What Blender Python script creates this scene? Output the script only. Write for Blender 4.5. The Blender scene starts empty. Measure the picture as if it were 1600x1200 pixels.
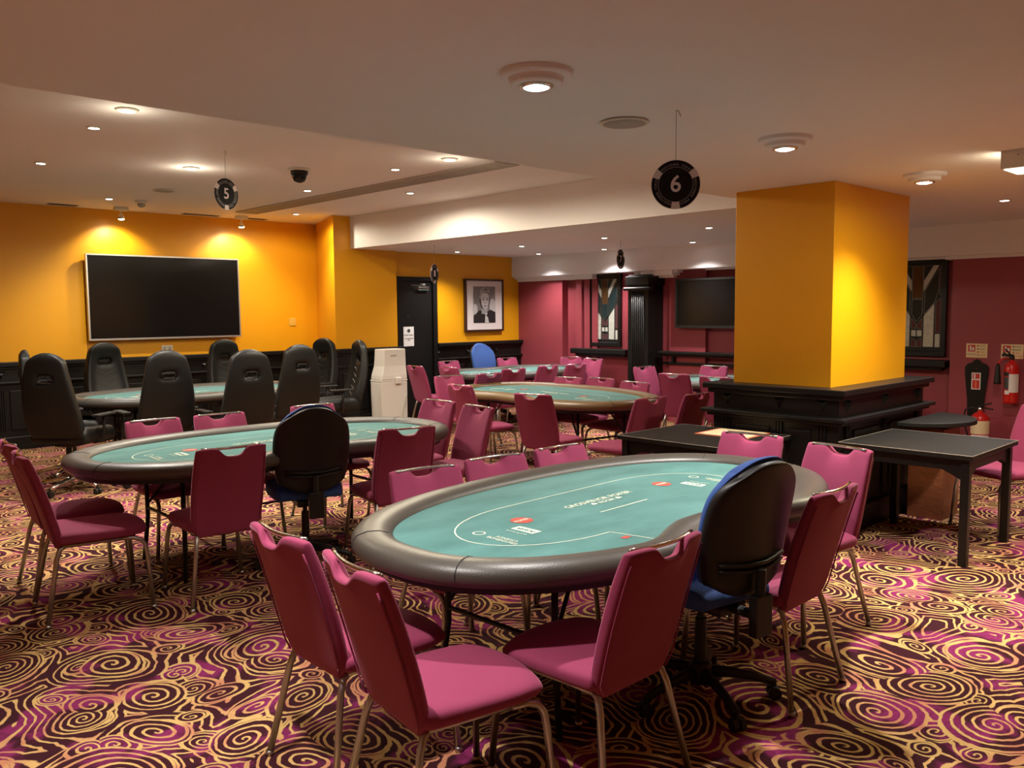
import bpy, bmesh, math, random
from mathutils import Vector, Matrix
random.seed(3)
PI = math.pi
C = bpy.context.scene.collection
S = bpy.context.scene

# ------------------------------------------------------------------ camera, world, exposure
def make_camera():
    f, pitch, roll, yaw = 1328.2, 0.085667, -0.0085519, 0.809645
    v = Vector((math.cos(yaw)*math.cos(pitch), math.sin(yaw)*math.cos(pitch), -math.sin(pitch)))
    r = Vector((math.sin(yaw), -math.cos(yaw), 0)); u = r.cross(v)
    c, q = math.cos(roll), math.sin(roll)
    r2 = r*c + u*q; u2 = -r*q + u*c
    cd = bpy.data.cameras.new('camera'); cd.sensor_width = 36; cd.lens = f/1600*36
    cd.clip_start = 0.05
    o = bpy.data.objects.new('camera', cd); C.objects.link(o)
    m = Matrix((r2, u2, -v)).transposed().to_4x4(); m.translation = Vector((0, 0, 1.6))
    o.matrix_world = m
    S.camera = o
make_camera()
w = bpy.data.worlds.new('world'); S.world = w; w.use_nodes = True
w.node_tree.nodes['Background'].inputs[0].default_value = (0.9, 0.75, 0.6, 1)
w.node_tree.nodes['Background'].inputs[1].default_value = 0.02
S.view_settings.view_transform = 'Standard'; S.view_settings.look = 'None'
S.view_settings.gamma = 1; S.view_settings.use_curve_mapping = False
S.view_settings.exposure = 0.85
SPOT_W = 46.0          # power of one downlight
WARM = (1.0, 0.88, 0.64); WHITE = (1.0, 0.94, 0.90)
try:
    S.cycles.max_bounces = 8; S.cycles.diffuse_bounces = 4; S.cycles.sample_clamp_indirect = 4
    S.cycles.use_denoising = True
except Exception: pass

Z1, Z2 = 2.48, 2.92      # low ceiling, recess ceiling
XW, YW = 10.05, 10.25    # magenta wall, picture wall

# ------------------------------------------------------------------ materials
def newmat(name):
    m = bpy.data.materials.new(name); m.use_nodes = True
    return m, m.node_tree, m.node_tree.nodes['Principled BSDF']
def sw(n, k): return n.inputs[k]
def mat(name, col, rough=0.5, metal=0.0, noise=0.0, nscale=20, bump=0.0, bscale=200, spec=None, sheen=0.0, coat=0.0, stretch=None):
    m, t, b = newmat(name)
    b.inputs['Base Color'].default_value = (*col, 1); b.inputs['Roughness'].default_value = rough
    b.inputs['Metallic'].default_value = metal
    if spec is not None: b.inputs['Specular IOR Level'].default_value = spec
    if sheen: b.inputs['Sheen Weight'].default_value = sheen; b.inputs['Sheen Roughness'].default_value = 0.4; b.inputs['Sheen Tint'].default_value = (min(1,col[0]*2+.3), min(1,col[1]*2+.3), min(1,col[2]*2+.3), 1)
    if coat: b.inputs['Coat Weight'].default_value = coat
    tc = t.nodes.new('ShaderNodeTexCoord'); src = tc.outputs['Object']
    if stretch:
        mp = t.nodes.new('ShaderNodeMapping'); mp.inputs['Scale'].default_value = stretch
        t.links.new(src, mp.inputs[0]); src = mp.outputs[0]
    if noise:
        n = t.nodes.new('ShaderNodeTexNoise'); n.inputs['Scale'].default_value = nscale; n.inputs['Detail'].default_value = 5
        t.links.new(src, n.inputs['Vector'])
        mx = t.nodes.new('ShaderNodeMix'); mx.data_type = 'RGBA'
        mx.inputs[6].default_value = tuple(c*(1-noise) for c in col)+(1,)
        mx.inputs[7].default_value = tuple(min(1, c*(1+noise)) for c in col)+(1,)
        t.links.new(n.outputs['Fac'], mx.inputs[0]); t.links.new(mx.outputs[2], b.inputs['Base Color'])
    if bump:
        n = t.nodes.new('ShaderNodeTexNoise'); n.inputs['Scale'].default_value = bscale; n.inputs['Detail'].default_value = 3
        t.links.new(src, n.inputs['Vector'])
        bp = t.nodes.new('ShaderNodeBump'); bp.inputs['Strength'].default_value = bump; bp.inputs['Distance'].default_value = 0.002
        t.links.new(n.outputs['Fac'], bp.inputs['Height']); t.links.new(bp.outputs[0], b.inputs['Normal'])
    return m
def emit(name, col, s):
    m, t, b = newmat(name)
    b.inputs['Base Color'].default_value = (*col, 1)
    b.inputs['Emission Color'].default_value = (*col, 1); b.inputs['Emission Strength'].default_value = s
    return m
M = dict(
    yellow=mat('yellow_paint', (0.76, 0.34, 0.004), 0.42, noise=.04, nscale=3, bump=.1, bscale=60),
    magenta=mat('magenta_paint', (0.30, 0.048, 0.065), 0.5, noise=.05, nscale=3, bump=.1, bscale=60),
    ceil=mat('ceiling_paint', (0.84, 0.80, 0.81), 0.75, noise=.03, nscale=1.5, bump=.08, bscale=30),
    black=mat('black_gloss_wood', (0.007, 0.0065, 0.006), 0.38, spec=.35, noise=.2, nscale=8, bump=.05, bscale=90),
    blacktop=mat('scuffed_black_top', (0.012, 0.011, 0.009), 0.5, spec=.25, noise=.5, nscale=9, bump=.08, bscale=60),
    worn=mat('worn_edge_wood', (0.20, 0.17, 0.13), 0.5, noise=.6, nscale=30),
    leather=mat('rail_vinyl', (0.060, 0.053, 0.043), 0.40, noise=.12, nscale=6, bump=.35, bscale=160),
    leather2=mat('brown_rail_vinyl', (0.16, 0.10, 0.045), 0.36, noise=.12, nscale=6, bump=.3, bscale=160),
    gaming=mat('black_gaming_leather', (0.010, 0.010, 0.0085), 0.45, spec=.28, noise=.1, nscale=6, bump=.25, bscale=180),
    plastic=mat('black_plastic', (0.015, 0.014, 0.012), 0.45, spec=.35, bump=.2, bscale=300),
    pink=mat('raspberry_velour', (0.27, 0.040, 0.095), 0.8, noise=.08, nscale=14, bump=.2, bscale=400, sheen=.45, spec=.2),
    blue=mat('blue_fabric', (0.03, 0.085, 0.30), 0.85, noise=.1, nscale=20, bump=.3, bscale=400, sheen=.3),
    chrome=mat('satin_steel', (0.46, 0.45, 0.42), 0.36, metal=1, noise=.1, nscale=10),
    steel=mat('polished_steel', (0.75, 0.73, 0.70), 0.15, metal=1),
    tvframe=mat('silver_bezel', (0.62, 0.60, 0.58), 0.3, metal=.8),
    screen=mat('dark_screen', (0.006, 0.006, 0.006), 0.12, spec=.4),
    white=mat('white_plastic', (0.72, 0.68, 0.60), 0.4, noise=.03, nscale=4),
    grey=mat('grey_mesh', (0.42, 0.38, 0.34), 0.6),
    dark=mat('dark_recess', (0.012, 0.012, 0.012), 0.7),
    print=mat('cream_print', (0.55, 0.62, 0.50), 0.8),
    printdim=mat('worn_cream_print', (0.42, 0.58, 0.48), 0.8),
    redprint=mat('red_print', (0.40, 0.06, 0.04), 0.8, noise=.4, nscale=60),
    paper=mat('white_paper', (0.75, 0.73, 0.72), 0.7),
    cream=mat('cream_paper', (0.78, 0.62, 0.38), 0.7),
    switchy=mat('painted_switch', (0.72, 0.42, 0.06), 0.5),
    orange=mat('orange_edge', (0.75, 0.18, 0.08), 0.7),
    red=mat('extinguisher_red', (0.55, 0.012, 0.012), 0.25, coat=.4),
    redflat=mat('sign_red', (0.55, 0.03, 0.03), 0.6),
    greenp=mat('sign_green', (0.10, 0.28, 0.16), 0.6),
    bluep=mat('sign_blue', (0.08, 0.12, 0.25), 0.6),
    discblk=mat('disc_black', (0.012, 0.009, 0.010), 0.75, spec=.15),
    discwht=mat('disc_white', (0.74, 0.64, 0.62), 0.85, spec=.1),
    discgrey=mat('disc_grey', (0.30, 0.25, 0.25), 0.5),
    mount=mat('picture_mount', (0.70, 0.62, 0.60), 0.7),
    frame=mat('walnut_frame', (0.035, 0.014, 0.010), 0.35, noise=.3, nscale=20),
    ph1=mat('photo_black', (0.012, 0.012, 0.012), 0.5), ph2=mat('photo_dark', (0.06, 0.058, 0.056), 0.5),
    ph3=mat('photo_mid', (0.20, 0.19, 0.185), 0.5, noise=.5, nscale=25), ph4=mat('photo_light', (0.52, 0.50, 0.49), 0.5),
    ph5=mat('photo_grey', (0.33, 0.32, 0.31), 0.5),
    glassw=mat('milky_glass', (0.52, 0.53, 0.47), 0.18, noise=.35, nscale=30),
    glassd=mat('dark_glass', (0.02, 0.035, 0.035), 0.08),
    glassr=mat('plum_glass', (0.10, 0.04, 0.045), 0.12, noise=.3, nscale=40),
    glassa=mat('amber_glass', (0.10, 0.05, 0.02), 0.1),
    lead=mat('lead_came', (0.16, 0.15, 0.14), 0.4, metal=.7),
    lens=emit('lamp_lens', (1.0, 0.93, 0.85), 14),
    lenshot=emit('bright_lamp_lens', (1.0, 0.90, 0.55), 70),
    lensbox=emit('box_lamp_lens', (1.0, 0.92, 0.62), 7),
)
def wood():
    m, t, b = newmat('reddish_wood')
    tc = t.nodes.new('ShaderNodeTexCoord'); mp = t.nodes.new('ShaderNodeMapping'); mp.inputs['Scale'].default_value = (6, 6, 30)
    n = t.nodes.new('ShaderNodeTexNoise'); n.inputs['Scale'].default_value = 3; n.inputs['Detail'].default_value = 6
    r = t.nodes.new('ShaderNodeValToRGB'); r.color_ramp.elements[0].color = (0.09, 0.022, 0.010, 1); r.color_ramp.elements[1].color = (0.30, 0.10, 0.04, 1)
    t.links.new(tc.outputs['Object'], mp.inputs[0]); t.links.new(mp.outputs[0], n.inputs['Vector']); t.links.new(n.outputs['Fac'], r.inputs[0]); t.links.new(r.outputs[0], b.inputs['Base Color'])
    b.inputs['Roughness'].default_value = .4
    return m
M['wood'] = wood()
def felt():
    m, t, b = newmat('green_felt')
    tc = t.nodes.new('ShaderNodeTexCoord')
    n = t.nodes.new('ShaderNodeTexNoise'); n.inputs['Scale'].default_value = 2.2; n.inputs['Detail'].default_value = 7; n.inputs['Roughness'].default_value = .65
    mp = t.nodes.new('ShaderNodeMapping'); mp.inputs['Scale'].default_value = (1, 2.2, 1)
    r = t.nodes.new('ShaderNodeValToRGB'); r.color_ramp.elements[0].position = .32; r.color_ramp.elements[1].position = .75
    r.color_ramp.elements[0].color = (0.022, 0.125, 0.115, 1); r.color_ramp.elements[1].color = (0.075, 0.235, 0.220, 1)
    t.links.new(tc.outputs['Object'], mp.inputs[0]); t.links.new(mp.outputs[0], n.inputs['Vector']); t.links.new(n.outputs['Fac'], r.inputs[0]); t.links.new(r.outputs[0], b.inputs['Base Color'])
    b.inputs['Roughness'].default_value = .9; b.inputs['Sheen Weight'].default_value = .25; b.inputs['Specular IOR Level'].default_value = .25
    return m
M['felt'] = felt()

class NT:
    """tiny helper for maths node networks"""
    def __init__(s, t): s.t = t
    def n(s, typ, **k):
        x = s.t.nodes.new(typ)
        for a, b in k.items(): setattr(x, a, b)
        return x
    def put(s, sock, v):
        if isinstance(v, (int, float)): sock.default_value = v
        elif isinstance(v, tuple): sock.default_value = v
        else: s.t.links.new(v, sock)
    def m(s, op, a, b=0.0, c=0.0, clamp=False):
        x = s.n('ShaderNodeMath', operation=op, use_clamp=clamp)
        s.put(x.inputs[0], a); s.put(x.inputs[1], b); s.put(x.inputs[2], c)
        return x.outputs[0]
    def vm(s, op, a, b=None):
        x = s.n('ShaderNodeVectorMath', operation=op); s.put(x.inputs[0], a)
        if b is not None: s.put(x.inputs[1], b)
        return x.outputs['Value'] if op in ('LENGTH', 'DISTANCE', 'DOT_PRODUCT') else x.outputs[0]
    def ss(s, v, lo, hi):
        x = s.n('ShaderNodeMapRange', interpolation_type='SMOOTHSTEP'); s.put(x.inputs[0], v)
        x.inputs[1].default_value = lo; x.inputs[2].default_value = hi
        return x.outputs[0]
    def mix(s, f, a, b):
        x = s.n('ShaderNodeMix', data_type='RGBA'); s.put(x.inputs[0], f); s.put(x.inputs[6], a); s.put(x.inputs[7], b)
        return x.outputs[2]
    def noise(s, vec, scale, detail=2):
        x = s.n('ShaderNodeTexNoise'); s.put(x.inputs['Vector'], vec); x.inputs['Scale'].default_value = scale; x.inputs['Detail'].default_value = detail
        return x
def carpet():
    m, t, b = newmat('swirl_carpet'); k = NT(t)
    tc = k.n('ShaderNodeTexCoord')
    p0 = tc.outputs['Object']
    def warp(p, scale, amp, det):
        nz = k.noise(p, scale, det); q = k.n('ShaderNodeVectorMath', operation='SCALE')
        k.put(q.inputs[0], k.vm('SUBTRACT', nz.outputs['Color'], (0.5, 0.5, 0.5))); q.inputs['Scale'].default_value = amp
        return k.vm('ADD', p, q.outputs[0])
    p = warp(warp(p0, 1.7, 0.30, 0), 26, 0.012, 1)
    def swirls(p, scale, rnd, r0, r1, f0, f1):
        """round spirals: returns line mask, inside mask, rim mask, radius"""
        vo = k.n('ShaderNodeTexVoronoi', voronoi_dimensions='2D', feature='F1'); k.put(vo.inputs['Vector'], p)
        vo.inputs['Scale'].default_value = scale; vo.inputs['Randomness'].default_value = rnd
        d = k.vm('SUBTRACT', p, vo.outputs['Position']); sx = k.n('ShaderNodeSeparateXYZ'); k.put(sx.inputs[0], d)
        col = k.n('ShaderNodeSeparateColor'); k.put(col.inputs[0], vo.outputs['Color'])
        r = k.m('SQRT', k.m('ADD', k.m('MULTIPLY', sx.outputs[0], sx.outputs[0]), k.m('MULTIPLY', sx.outputs[1], sx.outputs[1])))
        ang = k.m('DIVIDE', k.m('ARCTAN2', sx.outputs[1], sx.outputs[0]), 2*PI)
        sgn = k.m('SIGN', k.m('SUBTRACT', col.outputs[0], .5))
        ph = k.m('ADD', k.m('MULTIPLY', r, k.m('ADD', f0, k.m('MULTIPLY', col.outputs[1], f1))), k.m('MULTIPLY', ang, sgn))
        tri = k.m('ABSOLUTE', k.m('SUBTRACT', k.m('FRACT', ph), .5))
        line = k.m('SUBTRACT', 1.0, k.ss(tri, .12, .19))
        R_ = k.m('ADD', r0, k.m('MULTIPLY', col.outputs[2], r1)); dr = k.m('SUBTRACT', r, R_)
        inside = k.m('LESS_THAN', dr, 0.0)
        rim = k.m('SUBTRACT', 1.0, k.ss(k.m('ABSOLUTE', dr), .0035, .0075))
        return line, inside, rim, r
    l1, in1, rim1, r1 = swirls(p, 2.5, .8, .115, .085, 21.0, 8.0)
    l2, in2, rim2, r2 = swirls(k.vm('ADD', p, (3.37, 1.71, 0.0)), 3.9, .9, .055, .035, 30.0, 10.0)
    flow = k.noise(p0, 1.5, 1); fl2 = k.noise(p0, 1.1, 0)
    ph2 = k.m('ADD', k.m('MULTIPLY', r1, 19.0), k.m('ADD', k.m('MULTIPLY', flow.outputs['Fac'], 8.0), k.m('MULTIPLY', r2, 8.0)))
    tri2 = k.m('ABSOLUTE', k.m('SUBTRACT', k.m('FRACT', ph2), .5))
    l3 = k.m('SUBTRACT', 1.0, k.ss(tri2, .10, .17))
    bg = k.m('MAXIMUM', k.m('ADD', k.m('MULTIPLY', l2, in2), k.m('MULTIPLY', l3, k.m('SUBTRACT', 1.0, in2))), rim2)
    line = k.m('MAXIMUM', k.m('ADD', k.m('MULTIPLY', l1, in1), k.m('MULTIPLY', bg, k.m('SUBTRACT', 1.0, in1))), rim1)
    # colours
    pat = k.noise(p0, 3.4, 4)
    patch = k.ss(pat.outputs['Fac'], .51, .60)
    strk = k.noise(k.vm('MULTIPLY', p0, (30.0, 70.0, 1.0)), 1.0, 2)
    patch = k.m('MULTIPLY', patch, k.m('ADD', .35, strk.outputs['Fac']), clamp=True)
    ground = k.mix(patch, (0.055, 0.011, 0.018, 1), (0.34, 0.032, 0.155, 1))
    gn = k.noise(p0, 5.0, 2)
    gold = k.mix(k.ss(gn.outputs['Fac'], .42, .66), (0.86, 0.56, 0.20, 1), (0.72, 0.30, 0.16, 1))
    c = k.mix(line, ground, gold)
    fz = k.noise(p0, 260, 1)
    c = k.mix(k.m('MULTIPLY', fz.outputs['Fac'], .5), c, (0.02, 0.006, 0.006, 1))
    t.links.new(c, b.inputs['Base Color']); b.inputs['Roughness'].default_value = .95; b.inputs['Specular IOR Level'].default_value = .1
    bp = k.n('ShaderNodeBump'); bp.inputs['Strength'].default_value = .5; bp.inputs['Distance'].default_value = .004
    k.put(bp.inputs['Height'], fz.outputs['Fac']); t.links.new(bp.outputs[0], b.inputs['Normal'])
    return m
M['carpet'] = carpet()

# ------------------------------------------------------------------ helpers
def link_mesh(name, me, m=None, parent=None, loc=None):
    o = bpy.data.objects.new(name, me); C.objects.link(o)
    if m is not None and not me.materials: me.materials.append(m)
    if parent: o.parent = parent
    if loc: o.location = loc
    return o
def obj(name, bm, m, parent=None, smooth=False, sub=0, bevel=0, loc=None):
    bmesh.ops.recalc_face_normals(bm, faces=bm.faces)
    me = bpy.data.meshes.new(name); bm.to_mesh(me); bm.free()
    me.materials.append(m)
    if sub or bevel:
        t = bpy.data.objects.new('tmp', me); C.objects.link(t)
        if bevel:
            b = t.modifiers.new('b', 'BEVEL'); b.width = bevel; b.segments = 2; b.limit_method = 'ANGLE'; b.angle_limit = .6
        if sub:
            s = t.modifiers.new('s', 'SUBSURF'); s.levels = sub; s.render_levels = sub
        dg = bpy.context.evaluated_depsgraph_get(); dg.update()
        me2 = bpy.data.meshes.new_from_object(t.evaluated_get(dg)); me2.name = name
        bpy.data.objects.remove(t); bpy.data.meshes.remove(me); me = me2
    if smooth: me.polygons.foreach_set('use_smooth', [True]*len(me.polygons))
    o = bpy.data.objects.new(name, me); C.objects.link(o)
    if parent: o.parent = parent
    if loc: o.location = loc
    return o
def B(): return bmesh.new()
def box(bm, x0, x1, y0, y1, z0, z1):
    vs = [bm.verts.new((x, y, z)) for x in (x0, x1) for y in (y0, y1) for z in (z0, z1)]
    for f in ((0,1,3,2), (4,6,7,5), (0,4,5,1), (2,3,7,6), (0,2,6,4), (1,5,7,3)): bm.faces.new([vs[i] for i in f])
    return bm
def cyl(bm, c, r0, r1, z0, z1, seg=24, axis='z'):
    def P(a, r, z):
        x, y = r*math.cos(a), r*math.sin(a)
        q = (x, y, z) if axis == 'z' else ((z, x, y) if axis == 'x' else (x, z, y))
        return Vector(c)+Vector(q)
    a = [bm.verts.new(P(2*PI*i/seg, r0, z0)) for i in range(seg)]
    b = [bm.verts.new(P(2*PI*i/seg, r1, z1)) for i in range(seg)]
    for i in range(seg): bm.faces.new((a[i], a[(i+1)%seg], b[(i+1)%seg], b[i]))
    bm.faces.new(a[::-1]); bm.faces.new(b)
    return bm
def lathe(bm, prof, seg=28, c=(0, 0, 0)):
    rings = []
    for r, z in prof:
        rings.append([bm.verts.new((c[0]+r*math.cos(2*PI*i/seg), c[1]+r*math.sin(2*PI*i/seg), c[2]+z)) for i in range(seg)] if r > 1e-6 else [bm.verts.new((c[0], c[1], c[2]+z))])
    for a, b in zip(rings, rings[1:]):
        for i in range(seg):
            j = (i+1) % seg
            q = [a[i % len(a)], a[j % len(a)], b[j % len(b)], b[i % len(b)]]
            u = []
            for v in q:
                if v not in u: u.append(v)
            if len(u) > 2: bm.faces.new(u)
    if len(rings[0]) > 1: bm.faces.new(rings[0])
    if len(rings[-1]) > 1: bm.faces.new(rings[-1])
    return bm
def tube(bm, pts, r, seg=8, r2=None, closed=False):
    pts = [Vector(p) for p in pts]; n = len(pts); rings = []; up = None
    for i, p in enumerate(pts):
        if closed: t = pts[(i+1) % n]-pts[i-1]
        else: t = (pts[min(i+1, n-1)]-pts[max(i-1, 0)])
        t.normalize()
        if up is None: up = Vector((0, 0, 1)) if abs(t.z) < .9 else Vector((0, 1, 0))
        s = t.cross(up).normalized(); up = s.cross(t).normalized()
        rr = r if r2 is None else r+(r2-r)*i/(n-1)
        rings.append([bm.verts.new(p+s*rr*math.cos(2*PI*(k+.5)/seg)+up*rr*math.sin(2*PI*(k+.5)/seg)) for k in range(seg)])
    rng = range(n) if closed else range(n-1)
    for i in rng:
        a, b = rings[i], rings[(i+1) % n]
        for k in range(seg): bm.faces.new((a[k], a[(k+1) % seg], b[(k+1) % seg], b[k]))
    if not closed: bm.faces.new(rings[0][::-1]); bm.faces.new(rings[-1])
    return bm
def prism(bm, poly, f0, f1):
    """poly: list of 2D points; f0, f1 map (a, b) -> 3D for the two caps"""
    a = [bm.verts.new(f0(*p)) for p in poly]; b = [bm.verts.new(f1(*p)) for p in poly]; n = len(poly)
    for i in range(n): bm.faces.new((a[i], a[(i+1) % n], b[(i+1) % n], b[i]))
    bm.faces.new(a[::-1]); bm.faces.new(b)
    return bm
def shell(bm, ts, us, P, holes=()):
    """double-sided padded panel: P(t, u, side) -> point; holes = cells (i, j) left open"""
    V = {}
    def v(s, i, j):
        if (s, i, j) not in V: V[(s, i, j)] = bm.verts.new(P(ts[i], us[j], s))
        return V[(s, i, j)]
    cells = {(i, j) for i in range(len(ts)-1) for j in range(len(us)-1)}-set(holes)
    for i, j in cells:
        for s in (0, 1):
            q = [v(s, i, j), v(s, i, j+1), v(s, i+1, j+1), v(s, i+1, j)]
            bm.faces.new(q if s else q[::-1])
        for (di, dj, a, b) in ((-1, 0, (i, j), (i, j+1)), (1, 0, (i+1, j+1), (i+1, j)), (0, -1, (i+1, j), (i, j)), (0, 1, (i, j+1), (i+1, j+1))):
            if (i+di, j+dj) not in cells: bm.faces.new((v(0, *a), v(0, *b), v(1, *b), v(1, *a)))
    return bm
def thing(name, label, cat, loc=(0, 0, 0), rz=0, group=None):
    o = bpy.data.objects.new(name, None); C.objects.link(o); o.empty_display_size = .1
    o.location = loc; o.rotation_euler = (0, 0, rz); tag(o, label, cat, group); return o
def tag(o, label, cat, group=None):
    o['label'] = label; o['category'] = cat
    if group: o['group'] = group
    return o
def struct(o): o['kind'] = 'structure'; return o
def copy_tree(o, parent=None):
    c = o.copy(); C.objects.link(c)
    if parent: c.parent = parent
    for ch in list(o.children):
        copy_tree(ch, c)
    return c

def place(proto, loc, rz, label, group=None, first=[None]):
    used = proto.get('_used', 0)
    if not used: o = proto; o['_used'] = 1
    else: o = copy_tree(proto)
    o.location = loc; o.rotation_euler = (0, 0, rz); o['label'] = label
    if group: o['group'] = group
    return o
def text_mesh(body, size, ext=0.0006, align='CENTER'):
    cu = bpy.data.curves.new('t', 'FONT'); cu.body = body; cu.size = size; cu.extrude = ext; cu.align_x = align; cu.align_y = 'CENTER'
    cu.resolution_u = 3; cu.offset = size*.012
    o = bpy.data.objects.new('t', cu); C.objects.link(o)
    dg = bpy.context.evaluated_depsgraph_get(); dg.update()
    me = bpy.data.meshes.new_from_object(o.evaluated_get(dg))
    bpy.data.objects.remove(o); bpy.data.curves.remove(cu)
    me.materials.clear()
    return me
def text(name, body, size, mtx, m, parent, bold=0.0):
    me = text_mesh(body, size); me.transform(mtx); me.name = name
    return link_mesh(name, me, m, parent)
def mtx(origin, xdir, ydir):
    x = Vector(xdir).normalized(); y = Vector(ydir).normalized(); z = x.cross(y)
    mm = Matrix((x, y, z)).transposed().to_4x4(); mm.translation = Vector(origin); return mm

# ------------------------------------------------------------------ room shell
struct(obj('floor', box(B(), -3, 10.6, -3, 11.7, -.1, 0), M['carpet']))
bm = B()
box(bm, -3, 10.6, -3, 3.75, Z1, 3.1); box(bm, 6.6, 10.6, 3.75, 10.3, Z1, 3.1); box(bm, 7.0, 10.6, 10.3, 11.7, Z1, 3.1); box(bm, -3, 6.6, 3.75, 11.7, Z2, 3.1); box(bm, 6.6, 7.0, 10.3, 11.7, Z2, 3.1)
struct(obj('ceiling', bm, M['ceil']))
# yellow television wall, its slanted return and the pier beside the dark door
bm = B(); box(bm, -3.2, 6.8, 11.4, 11.6, 0, Z2+.1)
prism(bm, [(6.8, 11.5), (6.8, 11.4), (6.33, 10.15), (7.37, 10.15), (7.37, 11.5)], lambda a, b: (a, b, 0), lambda a, b: (a, b, Z2+.05))
struct(obj('wall_front', bm, M['yellow']))
struct(obj('wall_back', box(B(), -3.2, 10.6, -3.2, -3, 0, Z1+.1), M['yellow']))
struct(obj('wall_left', box(B(), -3.2, -3, -3, 11.6, 0, Z2+.1), M['yellow']))
struct(obj('wall_picture', box(B(), 7.3, 10.3, YW, YW+.2, 0, Z1+.1), M['yellow']))
bm = B(); box(bm, XW, XW+.25, -3, 11.6, 0, Z1+.1)
box(bm, 9.88, XW, -3, 3.42, 0, Z1)                       # proud section with the extinguishers
box(bm, 9.93, XW, 9.25, YW, 0, Z1)                       # proud section next to picture wall
for y0, d in ((8.98, .09), (8.84, .065), (8.70, .04)): box(bm, XW-d, XW, y0-.11, y0, 0, Z1)   # stepped fins
box(bm, XW-.07, XW, 6.62, 7.22, 0, Z1)
struct(obj('wall_right', bm, M['magenta']))

def cornice():
    root = struct(obj('trim_1', box(B(), 9.78, XW+.01, -3, YW+.02, 2.15, Z1+.02), M['ceil'], bevel=.012))
    for (x0, z0, y0, y1) in ((9.86, 2.115, -3, 3.5), (9.90, 2.08, 8.6, YW), (9.84, 2.12, 9.0, YW), (9.84, 2.115, 7.0, 7.75), (9.80, 2.08, 7.05, 7.6),
                             (9.90, 2.05, 7.1, 7.5), (9.92, 2.13, 3.5, 6.6)):
        obj('moulding', box(B(), x0, XW+.01, y0, y1, z0, 2.155), M['ceil'], root, bevel=.006)
cornice()

def wainscot(name, x0, x1, y, h, studs, step=.62, depth=.05):
    """black panelling on a wall that runs along X and faces -Y"""
    root = struct(obj(name, box(B(), x0, x1, y-depth, y, 0, h-.05), M['black']))
    obj('cap_rail', box(B(), x0-.0, x1+.0, y-depth-.06, y, h-.055, h), M['black'], root, bevel=.008)
    obj('cap_moulding', box(B(), x0, x1, y-depth-.03, y, h-.085, h-.055), M['black'], root, bevel=.006)
    obj('dado_ledge', box(B(), x0, x1, y-depth-.045, y, h-.26, h-.232), M['black'], root, bevel=.008)
    obj('baseboard', box(B(), x0, x1, y-depth-.025, y, 0, .16), M['black'], root, bevel=.008)
    n = max(1, round((x1-x0)/step)); wd = (x1-x0)/n
    for i in range(n):
        a = x0+i*wd
        obj('panel', box(B(), a+.09, a+wd-.09, y-depth-.014, y-depth+.001, .24, h-.34), M['black'], root, bevel=.006)
        bm = B(); cx = a+.0
        for k in (-1, 0, 1): box(bm, a+k*.022-.006+.01, a+k*.022+.006+.01, y-depth-.016, y-depth, .24, h-.33)
        obj('fluting', bm, M['black'], root)
        bm = B(); z = h-.155; s = .045
        t = bm.verts.new((a+.01, y-depth-.035, z)); q = [bm.verts.new(v) for v in ((a+.01-s, y-depth, z+s), (a+.01+s, y-depth, z+s), (a+.01, y-depth, z-s))]
        for i2 in range(3): bm.faces.new((t, q[i2], q[(i2+1) % 3]))
        bm.faces.new(q); obj('pyramid_stud', bm, M['black'], root)
    return root
wainscot('trim_2', -3, 6.80, 11.4, 1.05, 0)
wainscot('trim_3', 6.30, 7.43, 10.15, 1.10, 0, step=.56)
wainscot('trim_4', 8.14, XW-.1, YW, 1.12, 0)
# slanted panel on the return between television wall and pier
bm = B(); prism(bm, [(6.8, 11.4), (6.33, 10.15), (6.28, 10.15), (6.74, 11.4)], lambda a, b: (a, b, 0), lambda a, b: (a, b, 1.05))
struct(obj('trim_5', bm, M['black']))

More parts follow.
